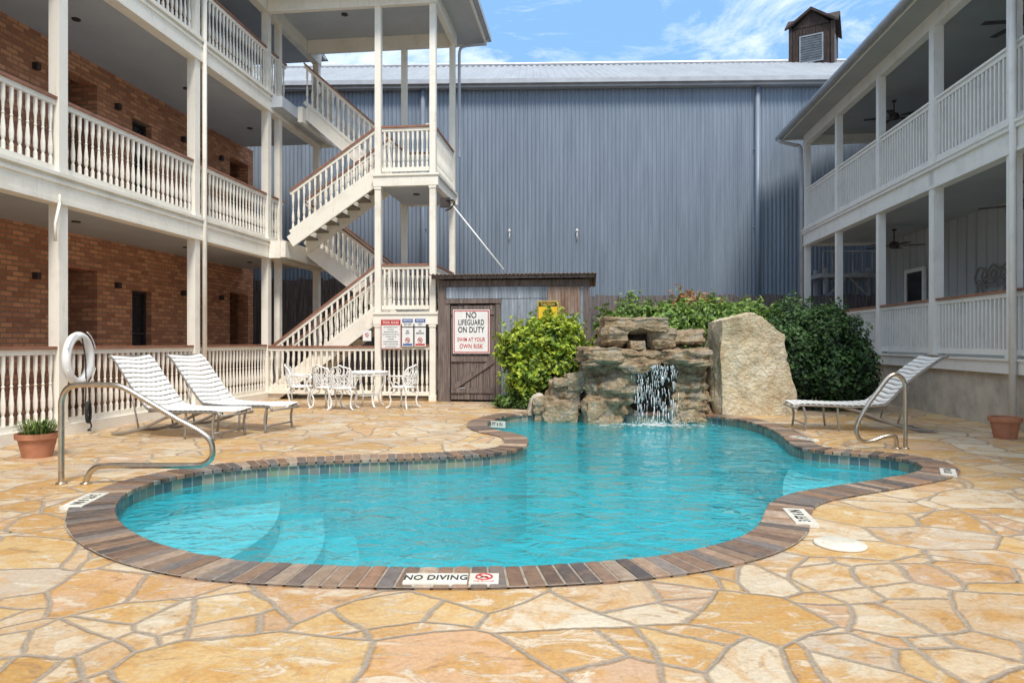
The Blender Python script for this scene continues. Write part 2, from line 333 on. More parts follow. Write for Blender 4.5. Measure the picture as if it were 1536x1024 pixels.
outer=[Vector((PX0,PY0,0)),Vector((PX1,PY0,0)),Vector((PX1,PY1,0)),Vector((PX0,PY1,0))]
patio=ringfill(outer,hole,'flagstone_patio',M_flag)
G=MB(); R=600
for a in ((-R,PX0,-R,R),(PX1,R,-R,R),(PX0,PX1,-R,PY0),(PX0,PX1,PY1,R)):
    G.add([(a[0],a[2],-.01),(a[1],a[2],-.01),(a[1],a[3],-.01),(a[0],a[3],-.01)],[(0,1,2,3)])
G.obj('ground',M_ground)
# coping bricks
cp=MB(); pal=[(.12,.09,.075),(.19,.12,.08),(.24,.145,.09),(.28,.19,.13),(.08,.066,.06),(.14,.12,.11),(.23,.13,.08),(.36,.27,.20),(.18,.15,.13),(.13,.08,.055)]
seg=T/NC
def offf(s,d,z):
    k=int(s)%NC; t=s-int(s); p=C0[k].lerp(C0[(k+1)%NC],t); nn=NR[k].lerp(NR[(k+1)%NC],t); q=p+nn*d; return Vector((q.x,q.y,z))
step=.098/seg; nb=int(NC/step); step=NC/nb
for k in range(nb):
    s0=k*step+.055*step; s1=(k+1)*step-.065*step; zt=.022+random.uniform(-.003,.003); c=random.choice(pal); f=random.uniform(.75,1.3); c=tuple(x*f for x in c)
    o1=.30+random.uniform(-.006,.006); i0=-.03
    vs=[offf(s0,i0,-.026),offf(s1,i0,-.026),offf(s1,o1,-.026),offf(s0,o1,-.026),offf(s0,i0,zt),offf(s1,i0,zt),offf(s1,o1,zt),offf(s0,o1,zt)]
    fs=[(0,3,2,1),(4,5,6,7),(0,1,5,4),(1,2,6,5),(2,3,7,6),(3,0,4,7)]
    cp.add(vs,fs,c)
o=cp.obj('coping_bricks',M_coping,pool,bevel=.008)
bm=bmesh.new(); bm.from_mesh(o.data); bmesh.ops.recalc_face_normals(bm,faces=bm.faces); bm.to_mesh(o.data); bm.free()
def band(d0,z0,d1,z1,name,mt,uv=False):
    B=MB(); vs=[];fs=[]
    for i in range(NC+1): vs.append(off(i,d0,z0)); vs.append(off(i,d1,z1))
    for i in range(NC): fs.append((2*i,2*i+1,2*i+3,2*i+2))
    B.add(vs,fs); o=B.obj(name,mt,pool)
    if uv:
        u=o.data.uv_layers.new(name='UVMap')
        for p in o.data.polygons:
            for li,vi in zip(p.loop_indices,p.vertices): u.data[li].uv=((vi//2)*seg,o.data.vertices[vi].co.z+.246)
    return o
WZ=-.125
band(-.02,.015,.305,.015,'mortar_bed',M_mortar)
band(0,.01,0,-.19,'waterline_tiles',M_tile,True)
band(0.001,-.19,0,-1.15,'pool_wall',M_plast)
def fill(pts,name,mt,parent=pool):
    tr=tessellate_polygon([pts]); B=MB(); fs=[]
    for t in tr:
        a,b,c=[pts[i] for i in t]; fs.append(tuple(t) if (b-a).cross(c-a).z>0 else tuple(reversed(t)))
    B.add(pts,fs); return B.obj(name,mt,parent)
fill([off(i,.0,-1.1) for i in range(0,NC,2)],'pool_floor',M_plast)
fill([off(i,.002,WZ) for i in range(0,NC)],'water',M_water)
def subset(mask):
    idx=[i for i in range(NC) if mask(C0[i])]
    st=[i for i in idx if not mask(C0[i-1])]
    best=[]
    for s in st:
        run=[];k=s
        while mask(C0[k%NC]): run.append(k%NC);k+=1
        if len(run)>len(best): best=run
    return best
def shelf(run,z,bulge,name,mt):
    pts=[off(i,-.001,z) for i in run]; a=pts[-1];b=pts[0]; d=b-a; nn=Vector((d.y,-d.x,0)).normalized()
    cen=sum(pts,Vector())/len(pts)
    if (cen-a).dot(nn)>0: nn=-nn
    arc=[a.lerp(b,t/24)+nn*bulge*math.sin(math.pi*t/24) for t in range(1,24)]
    fill(pts+arc,name,mt)
    B=MB(); ch=[a]+arc+[b]; vs=[];
    for p in ch: vs.append((p.x,p.y,z)); vs.append((p.x,p.y,-1.1))
    B.add(vs,[(2*i,2*i+1,2*i+3,2*i+2) for i in range(len(ch)-1)]); B.obj(name+'_riser',M_plast,pool)
A=gp(1187,672);Bp=gp(1200,742)
shelf(subset(lambda p:(Bp.x-A.x)*(p.y-A.y)-(Bp.y-A.y)*(p.x-A.x)>0),-.32,.12,'shallow_shelf',M_shelf)
shelf(subset(lambda p:p.x<-1.75),-.85,.35,'entry_step_3',M_s3)
shelf(subset(lambda p:p.x<-2.1),-.62,.35,'entry_step_2',M_s2)
shelf(subset(lambda p:p.x<-2.5),-.40,.3,'entry_step_1',M_shelf)

def tilebox(name,px,py,w,h,rz,z=.028):
    p=gp(px,py); r=empty(name,(p.x,p.y,0),rz); B=MB(); B.box(-w/2,w/2,-h/2,h/2,.0,z+.004); B.obj('tile',M_tilew,r,bevel=.003); return r
nd=tilebox('no_diving_marker',654,874.5,.355,.155,0); text('NO DIVING',(0,0,.0325),.105,M_black,nd,(0,0,0),.62,.0022)
nd2=tilebox('no_diving_symbol_tile',726,874.5,.165,.155,0)
B=MB(); B.tube([(.045*math.cos(a*math.pi/12),.014+.045*math.sin(a*math.pi/12),.033) for a in range(24)],.005,6,True); B.beam((-.032,.044,.034),(.032,-.018,.034),.009,.003); B.obj('red_symbol',M_signr,nd2)
B=MB(); B.beam((-.02,.002,.0335),(.012,.022,.0335),.01,.002); B.beam((.012,.022,.0335),(.022,.004,.0335),.007,.002); B.obj('diver_figure',M_black,nd2)
text('NO DIVING',(0,-.055,.0325),.024,M_signr,nd2,(0,0,0),.9)
def dm(px,py,rz,w=.46,h=.16,size=.115):
    r=tilebox('depth_marker',px,py,w,h,rz); text('3 FT 6 IN',(0,0,.0325),size,M_black,r,(0,0,0),.74,.0025); return r
dm(1200,779,math.radians(80)); dm(128,754,math.radians(-82),.5,.17,.12); dm(1422,711,math.radians(60),.36,.14,.09); dm(1206,660,math.radians(115),.4,.14,.09)
vm=empty('depth_marker',(gp(745,631).x,gp(745,631).y-.12,-.04),math.radians(-25))
B=MB(); B.box(-.17,.17,-.012,-.002,-.055,.055); B.obj('tile',M_tilew,vm); text('3 FT 6 IN',(0,-.0135,0),.08,M_black,vm,sx=.72,bold=.001)
sk=gp(1260,817); B=MB(); B.lathe(0,0,0,[(.165,0),(.165,.008),(.155,.014),(0.001,.016)],40); B.lathe(.1,0,.014,[(.014,0),(.012,.004)],12); B.lathe(-.1,0,.014,[(.014,0),(.012,.004)],12); B.obj('skimmer_lid',M_skim,None,True,(sk.x,sk.y,0.002))

# ---------------- left building
LB=empty('brick_hotel_building',(-7.612,0,0),-TH)
W=MB();C=MB();Cl=MB();Bk=MB()
F=[0.1,3.7,7.15]; ROOF=9.35
posts=[0.0,3.3,6.55,9.84,13.2,16.17,16.78,19.15]
for y in posts:
    w=.082 if y!=16.78 else .07
    W.box(-w,w,y-w,y+w,0,ROOF-.301)
    for f in F:
        W.box(-w-.015,w+.015,y-w-.015,y+w+.015,f+.031,f+.10)
for f in F[1:]:
    W.box(-.10,.10,-4,19.25,f-.40,f-.02)
    W.box(-.12,.15,-4,19.3,f-.02,f+.03); W.box(.10,.125,-4,19.27,f-.12,f-.07); W.box(.10,.12,-4,19.26,f-.40,f-.34)
    Cl.box(-2.2,-.10,-4,19.2,f-.30,f-.05)
W.box(-.085,.1,-4,16.05,0,.16)
for f,h in ((.08,1.2),(3.7,1.12),(7.15,1.1)):
    ps=[-3.3]+posts
    for a,b in zip(ps[:-1],ps[1:]):
        if a>16.5: continue
        rail(W,C,(0,a+.08,f),(0,b-.08,f),h,.128,.10 if f>1 else .12)
rail(W,C,(0,16.85,7.15),(0,17.15,7.15),1.1); rail(W,C,(0,16.85,3.7),(0,17.0,3.7),1.12)
def wallseg(B,x0,x1,y0,y1,z0,z1,ops):
    ops=sorted(ops); y=y0
    for (a,b,lo,hi) in ops:
        B.box(x0,x1,y,a,z0,z1)
        if lo>z0: B.box(x0,x1,a,b,z0,lo)
        if hi<z1: B.box(x0,x1,a,b,hi,z1)
        y=b
    B.box(x0,x1,y,y1,z0,z1)
D=MB();DR=MB();Fr=MB()
for f,t in ((0,3.45),(3.65,6.9),(7.1,ROOF)):
    ff=f if f<1 else f+.05
    ops=[(5.2,6.3,f,ff+2.9 if f<7 else ff+2.1),(12.35,13.45,f,ff+2.75 if f<7 else ff+2.1),(14.5,15.15,ff+.6,ff+2.45 if f<7 else ff+2),(8.2,8.9,ff+.6,ff+2.2 if f<7 else ff+2),(16.75,17.3,ff+.6,ff+2.4 if f<7 else ff+2),(18.5,19.5,f,ff+2.7 if f<7 else ff+2.1)]
    wallseg(Bk,-2.5,-2.2,-4,19.8,f,t,ops)
    for (a,b,lo,hi) in ops:
        if b-a>.9:
            Bk.box(-3.9,-3.7,a-.2,b+.2,f+.001,t-.001); Bk.box(-3.7,-2.5,a-.15,a,f+.002,t-.002); Bk.box(-3.7,-2.5,b,b+.15,f+.002,t-.002)
            DR.box(-3.7,-3.64,a+.12,b-.12,ff,ff+2.05)
        else:
            D.box(-2.4,-2.38,a,b,lo,hi); m_=(lo+hi)/2
            for (ya,yb,za,zb) in ((a,a+.05,lo,hi),(b-.05,b,lo,hi),(a+.05,b-.05,lo,lo+.05),(a+.05,b-.05,hi-.05,hi),(a+.05,b-.05,m_-.02,m_+.02)):
                Fr.box(-2.375,-2.33,ya,yb,za,zb)
            Bk.box(-2.2,-2.15,a-.05,b+.05,lo-.08,lo-.005)
Bk.box(-8,-2.5,19.5,19.8,0,ROOF)
Bk.box(-8,-7.8,-4,19.5,0,ROOF)
Cl.box(-2.2,.1,-4,19.6,ROOF,ROOF+.08); Cl.box(.1,.5,-4,15.25,ROOF,ROOF+.08)
R_=MB(); R_.add([(.62,-4,ROOF+.17),(.62,15.2,ROOF+.17),(.05,19.9,ROOF+.1),(-8.6,19.9,ROOF+.1),(-8.6,-4,ROOF+.1),(-4,-1,ROOF+2.6),(-4,16,ROOF+2.6)],[(0,1,6,5),(1,2,6),(2,3,6),(3,4,5,6),(4,0,5)]); R_.obj('roof',M_roof,LB)
W.box(-.10,.099,-4,19.25,ROOF-.3,ROOF-.001)
W.box(.5,.62,-4,15.2,ROOF-.08,ROOF+.16)
RL=MB()
for y in (8,11.6,14.8,17.6):
    for f in F[1:]: RL.lathe(-1.15,y,f-.32,[(.07,0),(.07,.03)],16)
RL.obj('recessed_lights',M_fan,LB)
SC=MB()
for y in (11.9,14.0,16.3,18.0):
    for f in (0,3.7): SC.box(-2.2,-2.1,y-.045,y+.045,f+2.45,f+2.57)
SC.obj('wall_lamps',M_doorb,LB)
Dsp=MB(); Dsp.tube([(.13,13.36,.1),(.13,13.36,ROOF)],.045,8); Dsp.tube([(.14,9.7,3.3),(.14,9.62,3.0),(.14,9.62,2.75)],.02,6); Dsp.tube([(.14,9.7,3.42),(.14,9.7,3.2)],.014,6)
Dsp.obj('downspout',M_white,LB,True)
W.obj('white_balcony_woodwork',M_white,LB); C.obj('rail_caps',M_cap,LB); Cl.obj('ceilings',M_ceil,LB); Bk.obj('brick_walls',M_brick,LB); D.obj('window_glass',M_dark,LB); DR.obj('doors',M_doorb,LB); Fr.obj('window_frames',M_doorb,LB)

# ---------------- stair tower
ST=empty('stair_tower',(-7.612,0,0),-TH)
W=MB();C=MB();Cl=MB();TR=MB()
xa,xb=2.74,4.02; ya,yb=16.1,18.3; L1,L2=2.0,5.15
for x in (xa,xb):
    for y in (ya,yb):
        W.box(x-.07,x+.07,y-.07,y+.07,0,ROOF-.341)
        for z in (L1,L2): W.box(x-.085,x+.085,y-.085,y+.085,z-.32,z-.27)
        W.box(x-.085,x+.085,y-.085,y+.085,0,.12)
for z in (L1,L2):
    Cl.box(xa,xb-.02,ya+.05,yb-.05,z-.24,z-.03)
    W.box(xa-.1,xb+.13,ya-.09,ya+.03,z-.26,z); W.box(xa-.1,xb+.13,yb-.03,yb+.09,z-.26,z); W.box(xb-.02,xb+.1,ya+.03,yb-.03,z-.26,z-.001); W.box(xa-.13,xb+.16,ya-.12,ya-.091,z-.03,z+.02); W.box(xb+.101,xb+.14,ya-.05,yb,z-.03,z+.02)
    rail(W,C,(xa+.09,ya,z),(xb-.09,ya,z),1.12,.11); rail(W,C,(xb,ya+.09,z),(xb,yb-.09,z),1.12,.11); rail(W,C,(xa+.09,yb,z),(xb-.09,yb,z),1.12)
rail(W,C,(xb,ya+.09,.05),(xb,yb-.09,.05),1.2)
rail(W,C,(xa+.09,ya,.03),(xb-.09,ya,.03),1.25,.11); 
rail(W,C,(.1,ya,.05),(xa-.09,ya,.05),1.2,.128)
for z in (3.7,7.15):
    Cl.box(-.09,.38,16.2,19.1,z-.29,z-.03)
    W.box(.38,.5,17.05 if z>5 else 16.1,19.2,z-.38,z+.002)
    W.box(.12,.5,19.2,19.3,z-.38,z)
    rail(W,C,(.1,19.2,z),(.5,19.2,z),1.1); rail(W,C,(.44,18.35,z),(.44,19.15,z),1.1)
W.box(.11,.375,16.08,16.195,3.3,3.7)
def flight(x0,z0,x1,z1,y0,y1):
    n=max(3,round(abs(z1-z0)/.18)); dx=(x1-x0)/n; dz=(z1-z0)/n
    for i in range(n):
        x=x0+dx*i; z=z0+dz*(i+1)
        TR.box(min(x,x+dx*1.15),max(x,x+dx*1.15),y0+.05,y1-.05,z-.05,z-.002)
    for y in (y0,y1):
        W.beam((x0,y,z0-.02),(x1,y,z1-.02),.06,.28)
        rail(W,C,(x0,y,z0+.1),(x1,y,z1+.1),1.08,.13,.10)
flight(.05,0,xa,L1,16.18,17.1)
flight(.5,3.7,xa,L1,17.3,18.25)
flight(.6,3.7,xa,L2,16.15,17.1)
flight(.45,7.15,xa,L2,17.3,18.25)
Cl.box(.1,xb+.75,ya-.8,yb+.7,ROOF+.002,ROOF+.05)
W.box(.11,xb+.1,yb-.02,yb+.1,ROOF-.34,ROOF); W.box(.11,xb+.1,ya-.1,ya+.02,ROOF-.34,ROOF); W.box(xb-.02,xb+.1,ya+.02,yb-.02,ROOF-.34,ROOF-.001)
W.box(xb+.75,xb+.79,ya-.84,yb+.74,ROOF-.05,ROOF+.18); W.box(.1,xb+.75,yb+.7,yb+.74,ROOF-.05,ROOF+.17)
Gt=MB(); Gt.box(xb+.79,xb+.91,ya-.84,yb+.78,ROOF+.06,ROOF+.2); Gt.tube(cr([(xb+.84,yb+.6,ROOF+.08),(xb+.7,yb+.5,ROOF-.1),(xb+.25,yb+.15,ROOF-.3),(xb+.16,yb+.1,ROOF-.5)],5)+[Vector((xb+.16,yb+.1,L2+1))],.04,8); Gt.obj('gutter',M_gutter,ST)
R_=MB(); z=ROOF+.19; R_.add([(.0,ya-.85,z),(xb+.8,ya-.85,z),(xb+.8,yb+.75,z),(0,yb+.75,z),(0,17.2,z+1.3),(3,17.2,z+1.3)],[(0,1,5,4),(1,2,5),(2,3,4,5)]); R_.obj('tower_roof',M_roof,ST)
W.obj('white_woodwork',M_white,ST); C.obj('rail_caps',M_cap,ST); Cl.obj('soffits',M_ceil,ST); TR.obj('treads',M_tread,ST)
B=MB()
for z in (L1,L2): B.lathe(3.4,17.0,z-.26,[(.08,0),(.08,.02)],16)
B.lathe(1.6,17.0,ROOF-.02,[(.08,0),(.08,.02)],16)
B.obj('soffit_lights',M_fan,ST)
B=MB(); B.box(xa-.25,xa-.12,yb-.1,yb+.05,2.9,3.15); B.box(xb-.2,xb-.1,ya+.1,ya+.2,6.15,6.35); B.obj('junction_boxes',M_white,ST)

def localpt(lx,ly,z): 
    return (-7.612+lx*math.cos(TH)+ly*math.sin(TH), -lx*math.sin(TH)+ly*math.cos(TH), z)
def sign(name,loc,w,h,mt=M_signw,border=None,rz=-TH):
    r=empty(name,loc,rz); B=MB(); B.box(-w/2,w/2,-.006,.006,-h/2,h/2); B.obj('panel',mt,r,bevel=.004)
    if border:
        mtb,t,ins=border; B=MB(); a=w/2-ins; c=h/2-ins
        B.box(-a,a,-.0085,-.006,c-t,c);B.box(-a,a,-.0085,-.006,-c,-c+t);B.box(-a,-a+t,-.0085,-.006,-c+t,c-t);B.box(a-t,a,-.0085,-.006,-c+t,c-t); B.obj('border',mtb,r)
    return r
s=sign('pool_rules_sign',localpt(3.08,15.93,1.52),.47,.68,border=(M_signr,.012,.008))
B=MB(); B.box(-.215,.215,-.009,-.006,.2,.31); B.obj('header',M_signr,s); text('POOL RULES',(0,-.0105,.255),.075,M_signw,s,sx=.82,bold=.001)
for k,tx in enumerate(['NO LIFEGUARD ON DUTY','NO DIVING','NO GLASS IN POOL AREA','NO RUNNING OR ROUGH PLAY','CHILDREN MUST BE','SUPERVISED','SHOWER BEFORE ENTERING','SWIM AT YOUR OWN RISK','NO FOOD OR DRINK']):
    text(tx,(0,-.0085,.155-k*.055),.032,M_black,s,sx=.85)
def circ(parent,r,z,mt,t=.012,slash=True,x=0):
    B=MB(); B.tube([(x+r*math.cos(a*math.pi/12),-.01,z+r*math.sin(a*math.pi/12)) for a in range(24)],t/2,6,True)
    if slash: B.beam((x-r*.7,-.012,z+r*.7),(x+r*.7,-.012,z-r*.7),.006,t)
    B.obj('circle',mt,parent)
for k,(lx,b1,l2) in enumerate(((3.47,'NOTICE','NO\nPETS'),(3.76,'NOTICE','NO\nSMOKING'))):
    s=sign('notice_sign',localpt(lx,15.93,1.78),.26,.19); B=MB(); B.box(-.12,.12,-.009,-.006,.0,.08); B.obj('header',M_signb,s); text(b1,(0,-.0105,.04),.058,M_signw,s,sx=.85,bold=.001); text('POOL HOURS\n9AM - 10PM' if k==0 else 'GUESTS\nONLY',(0,-.0085,-.045),.03,M_black,s)
    s=sign('no_pets_sign' if k==0 else 'no_smoking_sign',localpt(lx,15.93,1.45),.26,.42); circ(s,.055,-.07,M_signr); text(l2,(0,-.0085,.11),.052,M_black,s,sx=.75,bold=.001)
    B=MB(); B.beam((-.03,-.008,-.075),(.03,-.008,-.06),.003,.02); B.obj('pictogram',M_black,s)
    B=MB(); B.box(-.11,.11,-.009,-.006,-.19,-.15); B.obj('footer',M_signb if k==0 else M_signr,s)
s=sign('small_notice_sign',localpt(2.5,16.0,1.48),.2,.24); circ(s,.04,.02,M_signr,.01); 

# ---------------- corrugated warehouse
WH=empty('corrugated_warehouse',(2,22.15,0),math.atan(-.028))
def corr(x0,x1,fn,pitch=.15,amp=.018,n=6):
    k=int((x1-x0)/pitch*n); B=MB(); vs=[];
    for i in range(k+1):
        x=x0+(x1-x0)*i/k; o_=amp*math.sin(2*math.pi*x/pitch); a,b=fn(x,o_); vs+= [a,b]
    B.add(vs,[(2*i,2*i+2,2*i+3,2*i+1) for i in range(k)]); return B
H=9.72
corr(-16,17,lambda x,o:((x,o,0),(x,o,H))  ,.13,.021).obj('corrugated_wall',M_blue,WH,True)
corr(-16.5,17.5,lambda x,o:((x,-.3,H-.02+o),(x,8.2,H+3.9+o)),.26,.03).obj('roof',M_roof,WH,True)
B=MB(); B.box(-16.5,17.5,-.42,-.3,H-.12,H+.02); B.box(-16.4,17.4,-.28,-.03,H-.2,H-.1); B.tube([(-16.5,8.2,H+3.95),(17.5,8.2,H+3.95)],.09,8); B.obj('eave_gutter',M_gutter,WH)
B=MB(); B.box(-16,-15.8,.1,16.5,0,H); B.box(16.8,17,.1,16.5,0,H); B.box(-15.8,16.8,16.3,16.5,0,H); B.obj('rear_walls',M_blue,WH)
B=MB(); B.add([(-16.5,8.2,H+3.9),(17.5,8.2,H+3.9),(17.5,16.8,H-.1),(-16.5,16.8,H-.1)],[(0,1,2,3)]); B.add([(-15.9,0,H),(-15.9,16.4,H),(-15.9,8.2,H+3.8)],[(0,1,2)]); B.add([(16.9,0,H),(16.9,16.4,H),(16.9,8.2,H+3.8)],[(0,1,2)]); B.obj('rear_roof',M_roof,WH)
B=MB()
for px in (634,1133):
    X=(px-768)/1024*22.1-2; B.tube([(X,-.11,0),(X,-.11,H-.1)],.075,10)
    for z in (2.5,5,7.5): B.box(X-.11,X+.11,-.06,-.03,z,z+.05)
B.obj('downspouts',M_blue,WH,True)
B=MB()
for px in (764,866): X=(px-768)/1024*22-2; B.tube([(X,-.06,4.62),(X,-.06,4.95)],.018,8); B.lathe(X,-.07,4.88,[(.02,0),(.05,.05),(.015,.11)],10)
B.obj('small_lamps',M_white2,WH,True)
# cupola
CU=empty('roof_cupola',((1222-768)/1024*30.2,30.3,H+3.3),math.radians(-30))
B=MB(); w=.84; B.box(-w,w,-w,w,0,2.0)
for sx_ in (-1,1):
    for sy in (-1,1): B.box(sx_*w-.07,sx_*w+.07,sy*w-.07,sy*w+.07,0,2.03)
n_=12
for k in range(n_):
    x=-w+.1+(2*w-.2)*k/(n_-1)
    for s_ in (-1,1): B.box(x-.012,x+.012,s_*(w+.012)-.012,s_*(w+.012)+.012,.05,1.95); B.box(s_*(w+.012)-.012,s_*(w+.012)+.012,x-.012,x+.012,.05,1.95)
B.obj('cupola_body',M_cup,CU)
B=MB(); e=1.06; zt=2.02
pk=zt+.72
for r_ in range(4):
    a=r_*math.pi/2; Rm=Matrix.Rotation(a,4,'Z')
    vs=[Rm@Vector(v) for v in [(-e,-e,zt-.12),(0,-e,pk-.12),(0,0,pk),(-e,-e,zt-.02),(0,-e,pk),(e,-e,zt-.12),(e,-e,zt-.02)]]
    B.add(vs,[(3,4,2),(6,2,4),(0,1,4,3),(1,5,6,4),(0,2,1),(5,1,2)])
    vs=[Rm@Vector(v) for v in [(-w,-w,zt-.1),(w,-w,zt-.1),(0,-w,pk-.1)]]; B.add(vs,[(0,1,2)])
B.obj('cupola_roof',M_cup,CU)
B=MB()
for s_ in range(4):
    Rm=Matrix.Rotation(s_*math.pi/2,4,'Z')
    Q=MB(); Q.box(-.48,-.42,-w-.06,-w-.03,.4,1.6);Q.box(.42,.48,-w-.06,-w-.03,.4,1.6);Q.box(-.42,.42,-w-.06,-w-.03,1.54,1.6);Q.box(-.42,.42,-w-.06,-w-.03,.4,.46)
    for k in range(10): z=.5+k*.105; Q.beam((-.42,-w-.05,z),(.42,-w-.05,z),.09,.015,up=Vector((0,.7,.7)))
    B.add([Rm@Vector(v) for v in Q.v],Q.f)
B.obj('cupola_louvers',M_louv,CU)

def fence(name,x0,x1,y,h,y1=None):
    B=MB(); x=x0; y1=y if y1 is None else y1
    while x<x1:
        t=(x-x0)/(x1-x0); w=.135; yy=y+(y1-y)*t+random.uniform(-.006,.006); B.box(x,x+w,yy-.012,yy+.012,.03,h+random.uniform(-.04,.04)); x+=w+.014
    B.beam((x0,y+.04,.6),(x1,y1+.04,.6),.04,.09); B.beam((x0,y+.04,h-.4),(x1,y1+.04,h-.4),.04,.09)
    return B.obj(name,M_fence)
fence('wooden_fence',1.8,12,20.9,2.74,20.3); fence('wooden_fence',-8.3,-2.0,20.9,3.25)

# ---------------- shed
SH=empty('pool_equipment_shed',(-1.66,15.35,0),-TH)
w=3.38; dp=2.6; h=2.72
Wd=MB(); Wd.box(0,.17,0,.12,0,h); Wd.box(w-.12,w,0,.12,0,h); Wd.box(.17,w-.12,.02,.1,h-.14,h)
Wd.box(.17,.27,.0,.1,0,2.2); Wd.box(1.3,1.4,.0,.1,0,2.2); Wd.box(.171,1.42,-.02,.09,2.2,2.3)
x=.29
while x<1.28: Wd.box(x,min(x+.138,1.285),.02+random.uniform(-.008,.008),.05,.05,2.17+random.uniform(-.015,0)); x+=.147
for z in (.2,.9,1.95): Wd.box(.3,1.27,-.012,.011,z,z+.12)
Wd.beam((.32,-.005,.3),(1.25,-.005,.92),.03,.11); 
Wd.box(.02,.1,.12,dp,0,h-.05); Wd.box(w-.1,w-.02,.12,dp,0,h-.05); Wd.box(0,w,dp,dp+.08,0,h-.05)
Wd.box(-.12,w+.1,-.16,-.12,h+.02,h+.10); 
for k in range(7): xx=.1+k*(w-.2)/6; Wd.box(xx-.03,xx+.03,-.12,dp+.1,h+.02,h+.085)
Wd.obj('wood_frame_and_door',M_wood,SH)
def corrp(x0,x1,y,z0,z1,mt,name):
    corr(x0,x1,lambda x,o:((x,y+o,z0),(x,y+o,z1)),.07,.010,6).obj(name,mt,SH,True)
corrp(.18,2.45,.03,2.31,h-.15,M_galv,'metal_top_panel'); corrp(1.41,2.5,.04,.02,2.3,M_galv,'metal_front_panel'); corrp(2.5,w-.12,.035,.02,h-.15,M_galv,'metal_right_panel')
corrp(2.46,3.18,.010,1.95,h-.15,M_rust,'rusty_panel')
B=corr(-.16,w+.14,lambda x,o:((x,-.22,h+.12+o),(x,dp+.3,h+.08+o)),.09,.014,6); o=B.obj('roof_sheet',M_wood,SH,True); so=o.modifiers.new('s','SOLIDIFY'); so.thickness=.02
B=MB(); B.box(.42,.44,-.03,.0,1.15,1.25); B.box(.5,.62,-.025,-.013,.3,.32); B.obj('door_handle',M_gutter,SH)
def sh(lx,ly,z): return (-1.66+lx*math.cos(TH)+ly*math.sin(TH),15.35-lx*math.sin(TH)+ly*math.cos(TH),z)
s=sign('no_lifeguard_sign',sh(.76,-.04,1.57),.83,.98,border=(M_signr,.022,.018))
text('NO',(0,-.0085,.36),.19,M_black,s,sx=.8,bold=.003); text('LIFEGUARD',(0,-.0085,.20),.17,M_black,s,sx=.64,bold=.003); text('ON DUTY',(0,-.0085,.035),.18,M_black,s,sx=.70,bold=.003)
text('SWIM AT YOUR',(0,-.0085,-.18),.12,M_signr,s,sx=.70,bold=.0018); text('OWN RISK',(0,-.0085,-.33),.14,M_signr,s,sx=.74,bold=.002)
s=sign('caution_sign',sh(2.47,-.02,1.93),.46,.62,M_signy,border=(M_black,.01,.012))
B=MB(); B.box(-.2,.2,-.009,-.006,.19,.28); B.obj('header',M_black,s); text('CAUTION',(0,-.0105,.235),.08,M_signy,s,sx=.8,bold=.001); circ(s,.11,.0,M_black,.02,False)
B=MB(); B.beam((-.05,-.008,.03),(.05,-.008,-.03),.003,.03); B.obj('pictogram',M_black,s)
B=MB(); B.tube([(-1.35,15.3,4.42),(-.18,15.0,2.93)],.016,8); B.obj('telescopic_pole',M_strap,None,True)
B=MB(); B.tube(cr([(-1.55,15.45,4.55),(-1.3,15.3,4.5),(-1.35,15.3,4.35),(-1.5,15.4,4.3)],5),.02,6); B.box(-1.62,-1.4,15.4,15.5,4.38,4.6); B.obj('net_head',M_fan)

# ---------------- right building
RB=empty('white_guesthouse_building',(6.49,0,0),-TH)
W=MB();C=MB();Cl=MB();S=MB();K=MB();D=MB();Fw=MB()
posts=[3.0,5.5,8.05,10.5,12.87,15.32,17.9,20.5]; fz=1.05; f2=4.65; top=7.5
for y in posts:
    w=.075 if y!=12.87 else .09
    W.box(-w,w,y-w,y+w,.855,top-.281)
    for z in (fz+.036,f2+.021): W.box(-w-.015,w+.015,y-w-.015,y+w+.015,z,z+.09)
K.box(0,7,-2,20.6,0,.85); K.obj('concrete_base',M_conc,RB)
W.box(-.08,.1,-2,20.65,.852,fz); W.box(-.11,2.2,-2,20.7,fz,fz+.035)
W.box(-.09,.1,-2,20.6,4.2,f2-.1); W.box(-.13,.1,-2,20.65,f2-.1,f2-.03); W.box(-.15,2.2,-2,20.68,f2-.03,f2+.02); W.box(-.11,-.091,-2,20.62,4.2,4.26)
Cl.box(.1,2.2,-2,20.5,4.27,4.5); Cl.box(-.6,2.2,-2,20.9,top,top+.06)
W.box(-.085,.085,-2,20.6,top-.28,top-.001)
W.box(.1,2.2,20.5,20.6,4.2,f2-.04); W.box(.1,2.2,20.5,20.6,top-.28,top-.002)
Wc=MB()
ps=[.5]+posts
for a,b in zip(ps[:-1],ps[1:]):
    rail(W,C,(0,a+.08,fz+.03),(0,b-.08,fz+.03),1.07,.115,.10,simple=True)
    rail(W,Wc,(0,a+.08,f2),(0,b-.08,f2),1.24,.115,.10,simple=True)
rail(W,C,(.1,20.5,fz+.03),(2.1,20.5,fz+.03),1.07,.115,.1,simple=True); rail(W,Wc,(.1,20.5,f2),(2.1,20.5,f2),1.24,.115,.1,simple=True)
Wc.obj('upper_rail_caps',M_white2,RB)
S.box(2.2,7,-2,20.5,fz,top)
y=-1.9
while y<20.4: S.box(2.17,2.2,y,y+.05,fz+.04,4.26); S.box(2.17,2.2,y,y+.05,f2+.03,top-.01); y+=.4
